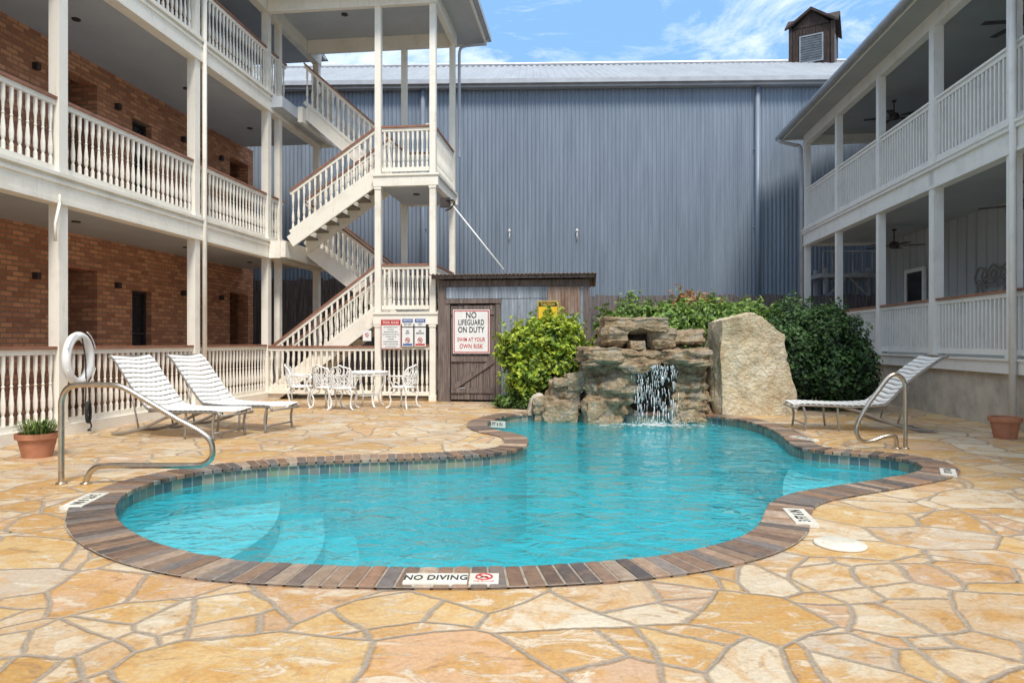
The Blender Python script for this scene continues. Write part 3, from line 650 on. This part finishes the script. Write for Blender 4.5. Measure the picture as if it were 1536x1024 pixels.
for z in (fz+.04,f2+.03):
    for (a,b) in ((18.05,18.95),(9.3,10.2),(4.5,5.4)):
        D.box(2.13,2.165,a,b,z,z+2.1); Fw.box(2.1,2.169,a-.1,a,z,z+2.2); Fw.box(2.1,2.169,b,b+.1,z,z+2.2); Fw.box(2.1,2.169,a,b,z+2.1,z+2.2)
    for (a,b) in ((11.9,12.9),):
        D.box(2.13,2.165,a,b,z+.7,z+2.1); Fw.box(2.1,2.169,a-.08,a,z+.6,z+2.2); Fw.box(2.1,2.169,b,b+.08,z+.6,z+2.2); Fw.box(2.1,2.169,a,b,z+2.1,z+2.2); Fw.box(2.1,2.169,a,b,z+.6,z+.7)
Fw.obj('door_and_window_trim',M_white2,RB)
R_=MB(); R_.add([(-.68,-2,top+.12),(-.68,21,top+.12),(4,21,top+2.9),(4,-2,top+2.9),(9,-2,top+.12),(9,21,top+.12)],[(0,1,2,3),(3,2,5,4)]); R_.add([(.0,20.6,top+.06),(8,20.6,top+.06),(4,20.6,top+2.7)],[(0,1,2)])
R_.obj('roof',M_roof,RB); 
W.box(-.64,-.6,-2,20.95,top-.02,top+.13); W.box(-.6,2.2,20.9,20.95,top-.02,top+.12)
Gt=MB(); Gt.tube([(-.72,-2,top+.06),(-.72,21.0,top+.06)],.085,10)
Gt.tube(cr([(-.72,20.8,top),(-.7,20.75,top-.1),(-.35,20.7,top-.22),(-.16,20.65,top-.3),(-.14,20.62,top-.6)],6)+[Vector((-.14,20.62,.1))],.05,10)
Gt.obj('gutter_and_downspout',M_gutter,RB,True)
Gt=MB(); Gt.tube([(-.14,10.3,.05),(-.14,10.3,7.5)],.05,10); Gt.obj('white_downspout',M_white2,RB,True)
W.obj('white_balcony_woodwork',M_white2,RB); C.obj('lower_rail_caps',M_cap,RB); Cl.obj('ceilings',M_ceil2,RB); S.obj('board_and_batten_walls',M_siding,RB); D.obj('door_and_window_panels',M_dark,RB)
def fan(lx,ly,z):
    p=(6.49+lx*math.cos(TH)+ly*math.sin(TH),-lx*math.sin(TH)+ly*math.cos(TH),z); r=empty('ceiling_fan',p,random.random()); B=MB()
    B.lathe(0,0,-.1,[(.02,0),(.1,.02),(.12,.08),(.1,.16),(.02,.2),(.015,.2),(.015,.45),(.06,.47),(.06,.5)],14)
    for k in range(5):
        a=k*2*math.pi/5; d=Vector((math.cos(a),math.sin(a),0)); B.beam(d*.1+Vector((0,0,-.02)),d*.22+Vector((0,0,-.02)),.03,.01); B.beam(d*.2+Vector((0,0,-.02)),d*.68+Vector((0,0,-.02)),.14,.012)
    B.obj('fan_parts',M_fan,r,bevel=.003)
for ly in (17.4,12.2): fan(1.15,ly,7.0); fan(1.15,ly,3.77)
def W2(ly,z,lx=2.1): return Vector((6.49+lx*math.cos(TH)+ly*math.sin(TH),-lx*math.sin(TH)+ly*math.cos(TH),z))
B=MB()
def sc(pts,r=.024): B.tube([W2(14.2+q.x*1.15,2.2+q.y*1.1) for q in cr([(u,v,0) for u,v in pts],6)],r,6)
sc([(0,.0),(.1,.25),(0,.5),(.15,.7),(.4,.62),(.6,.72),(.8,.62),(1.05,.7),(1.2,.5),(1.1,.25),(1.2,0)]); sc([(.05,.35),(1.15,.35)]); sc([(.05,.45),(.3,.42),(.6,.5),(.9,.42),(1.15,.45)])
for u in (.25,.55,.85): sc([(u,.38),(u+.12,.5),(u+.05,.62),(u-.03,.54),(u+.04,.48)],.018)
sc([(.2,.3),(.35,.15),(.6,.2),(.85,.15),(1.0,.3)]); B.obj('scroll_wall_ornament',M_orn)

B=MB(); 
for (x,y) in ((9.6,20.9),(10.9,20.9),(9.6,21.6),(10.9,21.6)): B.box(x-.05,x+.05,y-.05,y+.05,0,3.6)
B.box(9.4,11.2,20.75,21.7,3.3,3.42); B.beam((9.6,20.85,2.7),(10.2,20.85,3.3),.05,.06); B.beam((10.9,20.85,2.7),(10.3,20.85,3.3),.05,.06)
for k in range(6): B.tube([(9.5+k*.3,20.85,3.4),(9.5+k*.3,20.85,4.1)],.02,6)
B.tube([(9.5,20.85,4.1),(11.1,20.85,4.1)],.025,6); B.obj('utility_platform',M_util)

# ---------------- rocks
def rock(name,c,s,seed,mt,parent=None,amp=.12,sph=.35,taper=0,rz=0,strata=.0,cuts=14,freq=1.6,shear=0,peak=0):
    bm=bmesh.new(); bmesh.ops.create_cube(bm,size=2); bmesh.ops.subdivide_edges(bm,edges=bm.edges,cuts=cuts,use_grid_fill=True)
    me=bpy.data.meshes.new(name); off_=Vector((seed*7.3,seed*3.1,seed*5.7))
    Rm=Matrix.Rotation(rz,4,'Z')
    for v in bm.verts:
        p=v.co.copy(); q=p.normalized()*1.18; p=p.lerp(q,sph)
        if taper: k=1-taper*(p.z+1)/2; p.x*=k; p.y*=k
        if peak and p.z>0: p.z*=1-peak*max(0,-p.x-.2)*.7-peak*max(0,p.x-.05)*1.5
        p.x+=shear*(p.z)
        w=Vector((p.x*s[0],p.y*s[1],p.z*s[2]))
        d=noise.fractal(w*freq+off_,.7,2.4,7)*amp
        r=noise.ridged_multi_fractal(w*freq*.8+off_,1,2,4,1,2)*amp*.35
        st=0
        if strata: st=strata*(math.floor((w.z+noise.noise(w*1.5+off_)*.1)/.11)%2-.5)
        w=w+p.normalized()*(d-r+st)+Vector((noise.noise(w*freq*.7+off_),noise.noise(w*freq*.7+off_*1.3),0))*amp*.9
        v.co=Rm@w
    bm.to_mesh(me); bm.free(); me.materials.append(mt); me.polygons.foreach_set('use_smooth',[True]*len(me.polygons))
    o=bpy.data.objects.new(name,me); COL.objects.link(o); o.location=c
    if parent: o.parent=parent
    es=o.modifiers.new('e','EDGE_SPLIT'); es.split_angle=math.radians(26)
    return o
RF=empty('rock_waterfall')
rock('left_pillar',(1.66,12.75,.36),(.42,.42,.68),1,M_rock,RF,.22,.3,.1,strata=.05,cuts=30)
rock('left_pillar_foot',(1.62,12.45,.05),(.34,.22,.26),23,M_rock,RF,.1)
rock('right_pillar',(3.28,12.70,.36),(.36,.44,.68),2,M_rock,RF,.18,.3,.05,strata=.05,cuts=30)
rock('cave_back',(2.45,13.4,.5),(1.0,.3,.8),3,M_darkrock,RF,.12)
rock('base_rock_l',(1.98,12.62,.0),(.1,.25,.28),4,M_darkrock,RF,.08)
rock('ledge_slab',(2.42,12.72,1.02),(1.22,.60,.15),5,M_rock,RF,.17,.22,strata=.06,cuts=32,freq=2)
rock('ledge_lip_l',(1.72,12.45,1.12),(.52,.32,.1),15,M_rock,RF,.1,.3,strata=.03,cuts=20)
rock('ledge_lip_r',(3.18,12.5,1.1),(.48,.3,.11),16,M_rock,RF,.1,.3,strata=.03,cuts=20)
rock('upper_left',(1.83,12.8,1.40),(.26,.34,.2),6,M_rock,RF,.11,.3,strata=.03,cuts=20)
rock('upper_right',(2.72,12.85,1.38),(.22,.34,.2),7,M_rock,RF,.11,.3,strata=.03,cuts=20)
rock('cap_stone',(2.24,12.8,1.66),(.60,.36,.13),8,M_rock,RF,.09,.15,strata=.03,cuts=22)
rock('inner_dark',(2.25,13.05,1.4),(.35,.1,.2),9,M_darkrock,RF,.05)
rock('spout_stone',(2.3,12.6,1.29),(.16,.22,.1),19,M_rock,RF,.05)
rock('right_upper',(3.25,12.9,1.40),(.38,.35,.16),10,M_rock,RF,.11,strata=.03,cuts=20)
rock('low_left_1',(1.0,12.95,.2),(.36,.34,.38),11,M_rock,RF,.15,.35,.15,strata=.03,cuts=20)
rock('low_left_2',(.62,12.85,.1),(.25,.28,.3),12,M_rock,RF,.12,.4,strata=.03)
rock('low_left_3',(1.22,12.8,.58),(.25,.3,.2),13,M_rock,RF,.1)
rock('low_left_4',(.95,12.75,.60),(.2,.22,.1),17,M_rock,RF,.07)
rock('low_left_5',(.45,13.0,.03),(.2,.16,.3),14,M_conc,RF,.05,.5,.3,shear=.25)
rock('low_left_6',(.85,12.62,.02),(.32,.16,.18),18,M_rock,RF,.08)
rock('boulder',(4.46,12.95,.82),(.74,.50,1.06),31,M_bould,None,.10,.14,.12,rz=.08,cuts=44,freq=1.0,shear=-.04,peak=.26)
B=MB()
for k in range(420):
    g=random.choice([2.22,2.3,2.38,2.5,2.58,2.66,2.72,2.85]) if random.random()<.75 else random.uniform(2.13,2.93)
    x=g+random.gauss(0,.02); t=random.random(); z=-.1+.98*(1-t*t) ; ln=random.uniform(.02,.13)*(.5+t); r=random.uniform(.0015,.005); y=12.10+random.gauss(0,.03)-.03*t
    B.tube([(x,y,z),(x,y,z+ln*.5),(x+random.uniform(-.004,.004),y,z+ln)],r,5)
for k in range(200):
    a=random.random()*6.28; rr=abs(random.gauss(0,.28)); B.lathe(2.53+rr*1.5*math.cos(a),12.1+rr*.5*math.sin(a)-.1,WZ+abs(random.gauss(0,.04)),[(.004,0),(.009,.006),(.004,.012)],5)
B.obj('falling_water',M_fall,RF,True)
B=MB()
for k in range(160):
    a=random.random()*6.28; rr=abs(random.gauss(0,.3)); x=2.53+rr*1.7*math.cos(a); y=12.0+rr*.7*math.sin(a); s_=random.uniform(.01,.04)
    B.add([(x+s_*1.6*math.cos(q*math.pi/4)*random.uniform(.6,1),y+s_*math.sin(q*math.pi/4)*random.uniform(.6,1),WZ+.004+k*.00003) for q in range(8)],[tuple(range(8))])
B.obj('foam',M_strap,RF)

# ---------------- foliage
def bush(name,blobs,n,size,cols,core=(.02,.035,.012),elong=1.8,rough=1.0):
    r=empty(name); B=MB()
    tot=sum(b[3]*b[4]+b[4]*b[5]+b[3]*b[5] for b in blobs)
    def leaf(p,d,sz,c):
        nrm_=(d+Vector((random.gauss(0,.6),random.gauss(0,.6),random.gauss(0,.5)+.3))).normalized()
        t=nrm_.cross(Vector((random.gauss(0,1),random.gauss(0,1),random.gauss(0,1)))).normalized(); b2=nrm_.cross(t)
        a=t*sz*.5*elong; w_=b2*sz*.5; fold=nrm_*sz*.12
        B.add([p-a,p-a*.1+w_+fold,p+a,p-a*.1-w_+fold],[(0,1,2),(0,2,3)],c)
    for bi,(cx,cy,cz,rx,ry,rz) in enumerate(blobs):
        m=int(n*(rx*ry+ry*rz+rx*rz)/tot)
        for k in range(m):
            th=random.random()*2*math.pi; u=random.uniform(-1,1); s=math.sqrt(1-u*u); d=Vector((s*math.cos(th),s*math.sin(th),u))
            if d.y>.5 and random.random()<.6: continue
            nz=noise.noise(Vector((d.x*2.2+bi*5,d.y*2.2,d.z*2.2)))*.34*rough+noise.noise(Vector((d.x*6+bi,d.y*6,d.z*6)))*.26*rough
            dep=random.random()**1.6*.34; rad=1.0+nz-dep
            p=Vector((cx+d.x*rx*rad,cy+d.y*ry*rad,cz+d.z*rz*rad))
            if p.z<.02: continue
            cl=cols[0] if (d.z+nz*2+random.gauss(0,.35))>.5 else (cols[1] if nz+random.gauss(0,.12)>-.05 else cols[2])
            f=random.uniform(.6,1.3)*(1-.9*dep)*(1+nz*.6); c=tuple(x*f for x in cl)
            leaf(p,d,size*random.uniform(.6,1.3),c)
        for k in range(int(26*rough)):
            th=random.random()*2*math.pi; u=random.uniform(-.2,1); s=math.sqrt(1-u*u); d=Vector((s*math.cos(th),s*math.sin(th),u))
            if d.y>.6: continue
            p0=Vector((cx+d.x*rx*.9,cy+d.y*ry*.9,cz+d.z*rz*.9)); dr=(d+Vector((random.gauss(0,.3),random.gauss(0,.2),.6))).normalized(); ln=random.uniform(.12,.34)*rough
            if p0.z<.15: continue
            Q_=p0+dr*ln; f=random.uniform(.7,1.3)
            for j in range(14):
                t=random.random(); leaf(p0.lerp(Q_,t)+Vector((random.gauss(0,.035),random.gauss(0,.035),random.gauss(0,.03))),dr,size*random.uniform(.6,1.1),tuple(x*f for x in (cols[0] if j%3 else cols[1])))
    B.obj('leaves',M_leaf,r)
    Q=MB()
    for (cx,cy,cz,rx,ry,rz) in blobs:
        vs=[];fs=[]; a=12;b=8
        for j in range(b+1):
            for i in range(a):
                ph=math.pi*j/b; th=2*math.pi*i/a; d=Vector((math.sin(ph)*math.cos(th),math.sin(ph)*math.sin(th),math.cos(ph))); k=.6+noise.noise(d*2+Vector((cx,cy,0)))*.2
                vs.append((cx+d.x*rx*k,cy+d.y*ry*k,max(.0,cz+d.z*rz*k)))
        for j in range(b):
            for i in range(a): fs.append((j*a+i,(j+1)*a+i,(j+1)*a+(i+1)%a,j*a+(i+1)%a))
        Q.add(vs,fs,core)  # added dark green blob core, stops the bush being seen through
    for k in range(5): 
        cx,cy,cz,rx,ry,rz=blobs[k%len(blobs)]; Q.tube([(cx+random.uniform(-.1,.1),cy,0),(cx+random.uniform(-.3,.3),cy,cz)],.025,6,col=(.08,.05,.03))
    Q.obj('branches_and_dark_core',M_leaf,r,True)
    return r
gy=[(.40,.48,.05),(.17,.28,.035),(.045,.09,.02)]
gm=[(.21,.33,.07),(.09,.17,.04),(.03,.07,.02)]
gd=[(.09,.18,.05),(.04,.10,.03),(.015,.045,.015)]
gr=[(.42,.22,.10),(.2,.27,.07),(.07,.11,.03)]
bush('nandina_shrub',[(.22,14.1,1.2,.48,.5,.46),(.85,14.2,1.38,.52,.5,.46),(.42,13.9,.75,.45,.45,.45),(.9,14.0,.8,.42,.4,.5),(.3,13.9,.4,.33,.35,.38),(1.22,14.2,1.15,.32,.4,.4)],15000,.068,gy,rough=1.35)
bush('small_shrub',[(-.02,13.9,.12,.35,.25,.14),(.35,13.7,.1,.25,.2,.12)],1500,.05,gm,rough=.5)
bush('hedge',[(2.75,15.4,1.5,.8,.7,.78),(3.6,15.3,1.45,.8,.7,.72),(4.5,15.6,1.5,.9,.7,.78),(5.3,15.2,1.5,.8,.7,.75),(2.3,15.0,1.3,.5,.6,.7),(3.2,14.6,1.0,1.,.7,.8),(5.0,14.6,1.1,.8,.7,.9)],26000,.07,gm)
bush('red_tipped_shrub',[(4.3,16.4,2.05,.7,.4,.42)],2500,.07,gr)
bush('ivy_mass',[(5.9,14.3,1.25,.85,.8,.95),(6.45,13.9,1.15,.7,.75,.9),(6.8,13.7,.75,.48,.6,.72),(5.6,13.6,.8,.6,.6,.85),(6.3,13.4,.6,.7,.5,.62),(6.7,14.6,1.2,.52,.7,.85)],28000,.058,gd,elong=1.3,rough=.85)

def pot(name,x,y,r,h,grass):
    e=empty(name,(x,y,0)); B=MB(); B.lathe(0,0,0,[(r*.68,0),(r*.9,h*.78),(r*1.02,h*.78),(r*1.04,h),(r*.9,h),(r*.86,h*.85),(.001,h*.85)],28); B.obj('pot',M_terra,e,True).modifiers.new('e','EDGE_SPLIT')
    if grass:
        Q=MB()
        for k in range(300):
            a=random.random()*6.28; r0=random.random()*r*.7; ln=random.uniform(.12,.28); sp=random.uniform(.3,1.6); d=Vector((math.cos(a),math.sin(a),0)); p=d*r0+Vector((0,0,h*.85)); sd=Vector((-d.y,d.x,0))*.006; c=random.choice(gm+[(.3,.32,.12)])
            q1=p+d*ln*.3*sp+Vector((0,0,ln*.7)); q2=p+d*ln*.85*sp+Vector((0,0,ln*(1-.35*sp)))
            Q.add([p-sd,p+sd,q1+sd,q1-sd,q2],[(0,1,2,3),(3,2,4)],c)
        Q.obj('grass_plant',M_leaf,e)
    else:
        Q=MB(); Q.lathe(0,0,h*.86,[(r*.85,0),(.001,.02)],16,col=(.05,.035,.02)); Q.obj('soil',M_leaf,e)
pp=gp(38,689); pot('potted_plant',pp.x,pp.y+.2,.22,.28,True)
pp=gp(1514,659); pot('terracotta_pot',pp.x+.05,pp.y+.15,.2,.3,False)

def hr(name,y,pts,r=.024):
    e=empty(name,(0,y,0)); B=MB(); B.tube(cr(pts,8),r,12); 
    for p in (pts[0],pts[-1]): B.lathe(p[0],p[1],0,[(.05,.0),(.05,.012),(.028,.02)],16)
    B.obj('tube',M_steel,e,True)
q=lambda px,py,Y:((px-768)/1024*Y,0,CH-(py-512)*Y/1024)
Y=6.48
hr('pool_handrail',Y,[(q(92,725,Y)[0],0,0),q(92,680,Y),q(92,625,Y),q(93,598,Y),q(103,581,Y),q(122,577,Y),q(155,577,Y),q(182,580,Y),q(215,598,Y),q(265,628,Y),q(300,647,Y),q(316,662,Y),q(318,684,Y),q(305,696,Y),q(280,698,Y),q(220,698,Y),q(160,698,Y),q(140,703,Y),(q(131,712,Y)[0],0,.06),(q(129,725,Y)[0],0,0)],.027)
Y=8.6
hr('pool_handrail',Y,[(q(1358,672,Y)[0],0,0),q(1358,630,Y),q(1358,590,Y),q(1356,572,Y),q(1346,562,Y),q(1334,565,Y),q(1318,585,Y),q(1300,610,Y),q(1287,634,Y),q(1285,650,Y),q(1293,661,Y),q(1308,661,Y),q(1325,655,Y),q(1340,653,Y),q(1344,660,Y),(q(1345,672,Y)[0],0,0)],.027)

# ---------------- lounge chairs
def lounge(loc,rz,Lh=2.0):
    e=empty('pool_lounge_chair',(loc[0],loc[1],0),rz); F_=MB(); w=.64
    prof=cr([(0,0,.34),(.05,0,.385),(.3,0,.385),(.8,0,.37),(1.2,0,.39),(1.32,0,.44),(1.6,0,.74),(Lh-.12,0,1.07),(Lh,0,1.13)],8)
    for y in (0,w): F_.tube([(p.x,y,p.z) for p in prof],.019,8)
    F_.tube([(0,0,.34),(0,w,.34)],.016,8)
    F_.tube([(Lh,0,1.13),(Lh,w,1.13)],.017,8)
    F_.tube([(1.25,0,.36),(1.25,w,.36)],.015,8)
    for y in (.015,w-.015):
        F_.tube(cr([(.12,y,0.012),(.14,y,.2),(.10,y,.37)],4),.018,8)
        F_.tube(cr([(.62,y,0.012),(.6,y,.2),(.6,y,.37)],4),.016,8)
        F_.tube(cr([(1.95,y,.015),(1.7,y,.04),(1.35,y,.13),(1.0,y,.27),(.7,y,.36)],6),.022,8)
        F_.tube([(1.45,y,.1),(1.62,y,.74)],.013,8)
    F_.tube([(1.9,.015,.02),(1.9,w-.015,.02)],.014,8); F_.tube([(.13,.015,.1),(.13,w-.015,.1)],.012,8)
    F_.obj('frame',M_frame,e,True)
    S_=MB(); ln=[0]
    for a,b in zip(prof[:-1],prof[1:]): ln.append(ln[-1]+(b-a).length)
    def at(s):
        for i in range(len(prof)-1):
            if ln[i+1]>=s: 
                t=(s-ln[i])/(ln[i+1]-ln[i]); return prof[i].lerp(prof[i+1],t)
        return prof[-1]
    s=.05
    while s<ln[-1]-.05:
        a=at(s);b=at(s+.070); tn=(b-a).normalized(); up=Vector((-tn.z,0,tn.x)); vs=[];fs=[]; n=12
        for i in range(n+1):
            t=i/n; y=-.022+(w+.044)*t; sag=-.024*math.sin(math.pi*t)+.024
            wv=.009*math.sin(t*6.28*1.5+1)
            for p in (a,b): v=p+up*(sag+.004)+tn*wv; vs.append((v.x,y,v.z))
            for p in (a,b): v=p+up*(sag-.004)+tn*wv; vs.append((v.x,y,v.z))
        for i in range(n):
            o=i*4; fs+=[(o,o+1,o+5,o+4),(o+2,o+6,o+7,o+3),(o,o+4,o+6,o+2),(o+1,o+3,o+7,o+5)]
        S_.add(vs,fs); s+=.087
    S_.obj('straps',M_strap,e,True)
ax=math.atan2(.35,-1)
def lo2(px,py): 
    p=gp(px,py); return (p.x+.33*.64,p.y+.94*.64)
lounge(lo2(330,662),ax); lounge(lo2(408,650),ax)
p=gp(1195,646); lounge((p.x,p.y),math.radians(-6),2.15)

# ---------------- cast iron set
def arc(c,r,a0,a1,n=14,z=0):
    return [(c[0]+r*math.cos(math.radians(a0+(a1-a0)*i/n)),c[1]+r*math.sin(math.radians(a0+(a1-a0)*i/n)),z) for i in range(n+1)]
def chair(x,y,rz):
    e=empty('cast_iron_chair',(x,y,0),rz); B=MB()
    B.tube(arc((0,0),.24,0,360,28,z=.43)[:-1],.020,6,True)
    B.tube(arc((0,0),.15,0,360,20,z=.43)[:-1],.011,6,True); B.tube(arc((0,0),.06,0,360,12,z=.43)[:-1],.011,6,True)
    for k in range(12):
        a=k*math.pi/6; B.tube([(.06*math.cos(a),.06*math.sin(a),.43),(.24*math.cos(a),.24*math.sin(a),.43)],.01,5)
    for k in range(12):
        a=k*math.pi/6+.26; B.tube(arc((.195*math.cos(a),.195*math.sin(a)),.03,0,360,8,z=.43)[:-1],.008,5,True)
    for (sx_,sy) in ((1,1),(1,-1),(-1,1),(-1,-1)):
        B.tube(cr([(sx_*.16,sy*.16,.43),(sx_*.22,sy*.21,.34),(sx_*.19,sy*.18,.18),(sx_*.2,sy*.2,.06),(sx_*.26,sy*.25,.012)],5),.018,6)
        B.tube(cr([(sx_*.19,sy*.18,.3),(sx_*.1,sy*.12,.34),(sx_*.05,sy*.16,.42)],4),.011,5)
    def bk(u,z):
        a=u*.95; return (.26*math.sin(a),-.25*math.cos(a)-.1*(z-.43),z)
    B.tube([bk(q.x,q.y) for q in cr([(-1,.43,0),(-1.05,.6,0),(-.95,.76,0),(-.6,.83,0),(-.25,.85,0),(0,.88,0),(.25,.85,0),(.6,.83,0),(.95,.76,0),(1.05,.6,0),(1,.43,0)],5)],.018,6)
    B.tube([bk(u/6,.5) for u in range(-6,7)],.013,5)
    for k in range(-3,4):
        u=k*.28; B.tube([bk(q.x,q.y) for q in cr([(u,.5,0),(u+.12,.58,0),(u-.1,.68,0),(u+.08,.76,0),(u,.83,0)],4)],.012,5)
        B.tube([bk(u+.11*math.cos(a*.7),.66+.045*math.sin(a*.7)) for a in range(9)],.009,5,True)
        B.tube([bk(u+.08*math.cos(a*.7),.56+.03*math.sin(a*.7)) for a in range(9)],.008,5,True)
    for s_ in (-1,1):
        B.tube(cr([(s_*.24,-.14,.66),(s_*.29,0,.66),(s_*.28,.14,.65),(s_*.25,.2,.6),(s_*.22,.14,.52),(s_*.21,.1,.43)],5),.017,6)
        B.tube(cr([(s_*.28,-.05,.65),(s_*.26,.03,.56),(s_*.25,-.05,.5),(s_*.23,0,.43)],4),.011,5)
    B.obj('casting',M_iron,e,True)
def table(x,y):
    e=empty('cast_iron_table',(x,y,0)); B=MB()
    B.tube(arc((0,0),.42,0,360,36,z=.72)[:-1],.020,6,True)
    for rr in (.33,.22,.1): B.tube(arc((0,0),rr,0,360,26,z=.72)[:-1],.011,5,True)
    for k in range(20): a=k*math.pi/10; B.tube([(.1*math.cos(a),.1*math.sin(a),.72),(.42*math.cos(a),.42*math.sin(a),.72)],.011,5)
    B.tube(arc((0,0),.41,0,360,36,z=.66)[:-1],.012,6,True)
    for k in range(36): a=k*math.pi/18; B.tube([(.415*math.cos(a),.415*math.sin(a),.66),(.415*math.cos(a+.09),.415*math.sin(a+.09),.71)],.008,5)
    for k in range(4):
        a=k*math.pi/2+.6; c,s=math.cos(a),math.sin(a); B.tube(cr([(c*.33,s*.33,.70),(c*.36,s*.36,.5),(c*.24,s*.24,.28),(c*.27,s*.27,.1),(c*.36,s*.36,.015)],5),.020,6)
    B.tube(arc((0,0),.24,0,360,20,z=.25)[:-1],.011,5,True)
    B.obj('casting',M_iron,e,True)
table(-2.98,14.1)
chair(-4.35,14.0,math.radians(-80)); chair(-3.72,13.75,math.radians(-25)); chair(-3.35,13.55,math.radians(0)); chair(-2.2,13.85,math.radians(65))

lr=empty('life_ring',localpt(.24,9.93,1.1),-TH+math.radians(10)); B=MB()
B.tube([(0,.30*math.cos(a*math.pi/20),.33*math.sin(a*math.pi/20)) for a in range(40)],.060,12,True); B.obj('ring',M_strap,lr,True)
B=MB()
for k in range(4):
    a0=k*90+20; B.tube([(.05,.375*math.cos(math.radians(a0+t*5)),.41*math.sin(math.radians(a0+t*5))) for t in range(11)],.008,5)
B.obj('grab_rope',M_white2,lr,True)
B=MB(); B.tube(cr([(.05,.0,.3),(.07,.05,.0),(.05,.1,-.4),(.06,.08,-.75),(.1,.15,-.98),(.12,.02,-1.03),(.08,.18,-1.05)],6),.01,6)
for k in range(4): B.tube([(.07+.01*k,.1+.05*math.cos(a*.7),-.78+.16*math.sin(a*.7)) for a in range(9)],.009,5,True)
B.obj('throw_rope',M_rope,lr,True)
# fallen leaves on the patio
B=MB()
for k in range(70):
    x=random.uniform(-5,6.5); y=random.uniform(3,14)
    p=Vector((x,y,0))
    if min((p-c).length for c in C0[::4])<.5: continue
    ins=False
    for i in range(0,NC,2):
        a=C0[i]; b=C0[(i+2)%NC]
        if (a.y>y)!=(b.y>y) and x<(b.x-a.x)*(y-a.y)/(b.y-a.y)+a.x: ins=not ins
    if ins: continue
    a=random.random()*6.28; s_=random.uniform(.012,.028); d=Vector((math.cos(a),math.sin(a),0)); e_=Vector((-d.y,d.x,0)); z=Vector((0,0,.006))
    B.add([p-d*s_+z,p+e_*s_*.4+z*1.5,p+d*s_+z,p-e_*s_*.4+z*1.8],[(0,1,2,3)],random.choice([(.16,.10,.04),(.10,.12,.03),(.22,.15,.05)]))
B.obj('fallen_leaves',M_leaf)
# ---------------- sun, sky, camera
w=bpy.data.worlds.new('World'); scene.world=w; w.use_nodes=True; nt=w.node_tree; bg=nt.nodes['Background']
SE,SA=55,168
sky=nt.nodes.new('ShaderNodeTexSky'); sky.sky_type='NISHITA'; sky.sun_disc=False; sky.sun_elevation=math.radians(SE); sky.sun_rotation=math.radians(SA); sky.air_density=1.0; sky.dust_density=1.5; sky.ozone_density=1.5
tc=nt.nodes.new('ShaderNodeTexCoord'); mp=nt.nodes.new('ShaderNodeMapping'); mp.inputs['Scale'].default_value=(1.8,1.8,7); mp.inputs['Location'].default_value=(.35,.1,.6); L(nt,tc.outputs['Generated'],mp.inputs['Vector'])
n=noise_t(nt,mp.outputs['Vector'],1.7,8,.66,.7); r=ramp(nt,[(.46,.04),(.70,.95)]); L(nt,n.outputs['Fac'],r.inputs['Fac'])
# unseen bright cloud veil added overhead to keep the sky light strong
sx=nt.nodes.new('ShaderNodeSeparateXYZ'); L(nt,tc.outputs['Generated'],sx.inputs[0]); zr=ramp(nt,[(.45,0),(.8,.75)]); L(nt,sx.outputs['Z'],zr.inputs['Fac'])
cf=mth(nt,'MAXIMUM',r.outputs['Color'],zr.outputs['Color'])
c=mixc(nt,.7,sky.outputs['Color'],(1.9,4.4,8.0)); c=mixc(nt,cf,c,(9.8,10.1,10.3)); L(nt,c,bg.inputs['Color']); bg.inputs['Strength'].default_value=.15
sd=bpy.data.lights.new('sun','SUN'); sd.energy=3.7; sd.angle=math.radians(14); sd.color=(1,.94,.85); so=bpy.data.objects.new('sun',sd); COL.objects.link(so)
el=math.radians(SE); az=math.radians(SA); dirv=Vector((math.sin(az)*math.cos(el),math.cos(az)*math.cos(el),math.sin(el)))
so.rotation_euler=dirv.to_track_quat('Z','Y').to_euler()
cam=bpy.data.cameras.new('camera'); cam.lens=24; cam.sensor_width=36; cam.clip_end=2000; co=bpy.data.objects.new('camera',cam); COL.objects.link(co); co.location=(0,0,CH); co.rotation_euler=(math.pi/2,0,0); scene.camera=co
scene.view_settings.view_transform='Standard'; scene.view_settings.look='None'; scene.view_settings.exposure=0
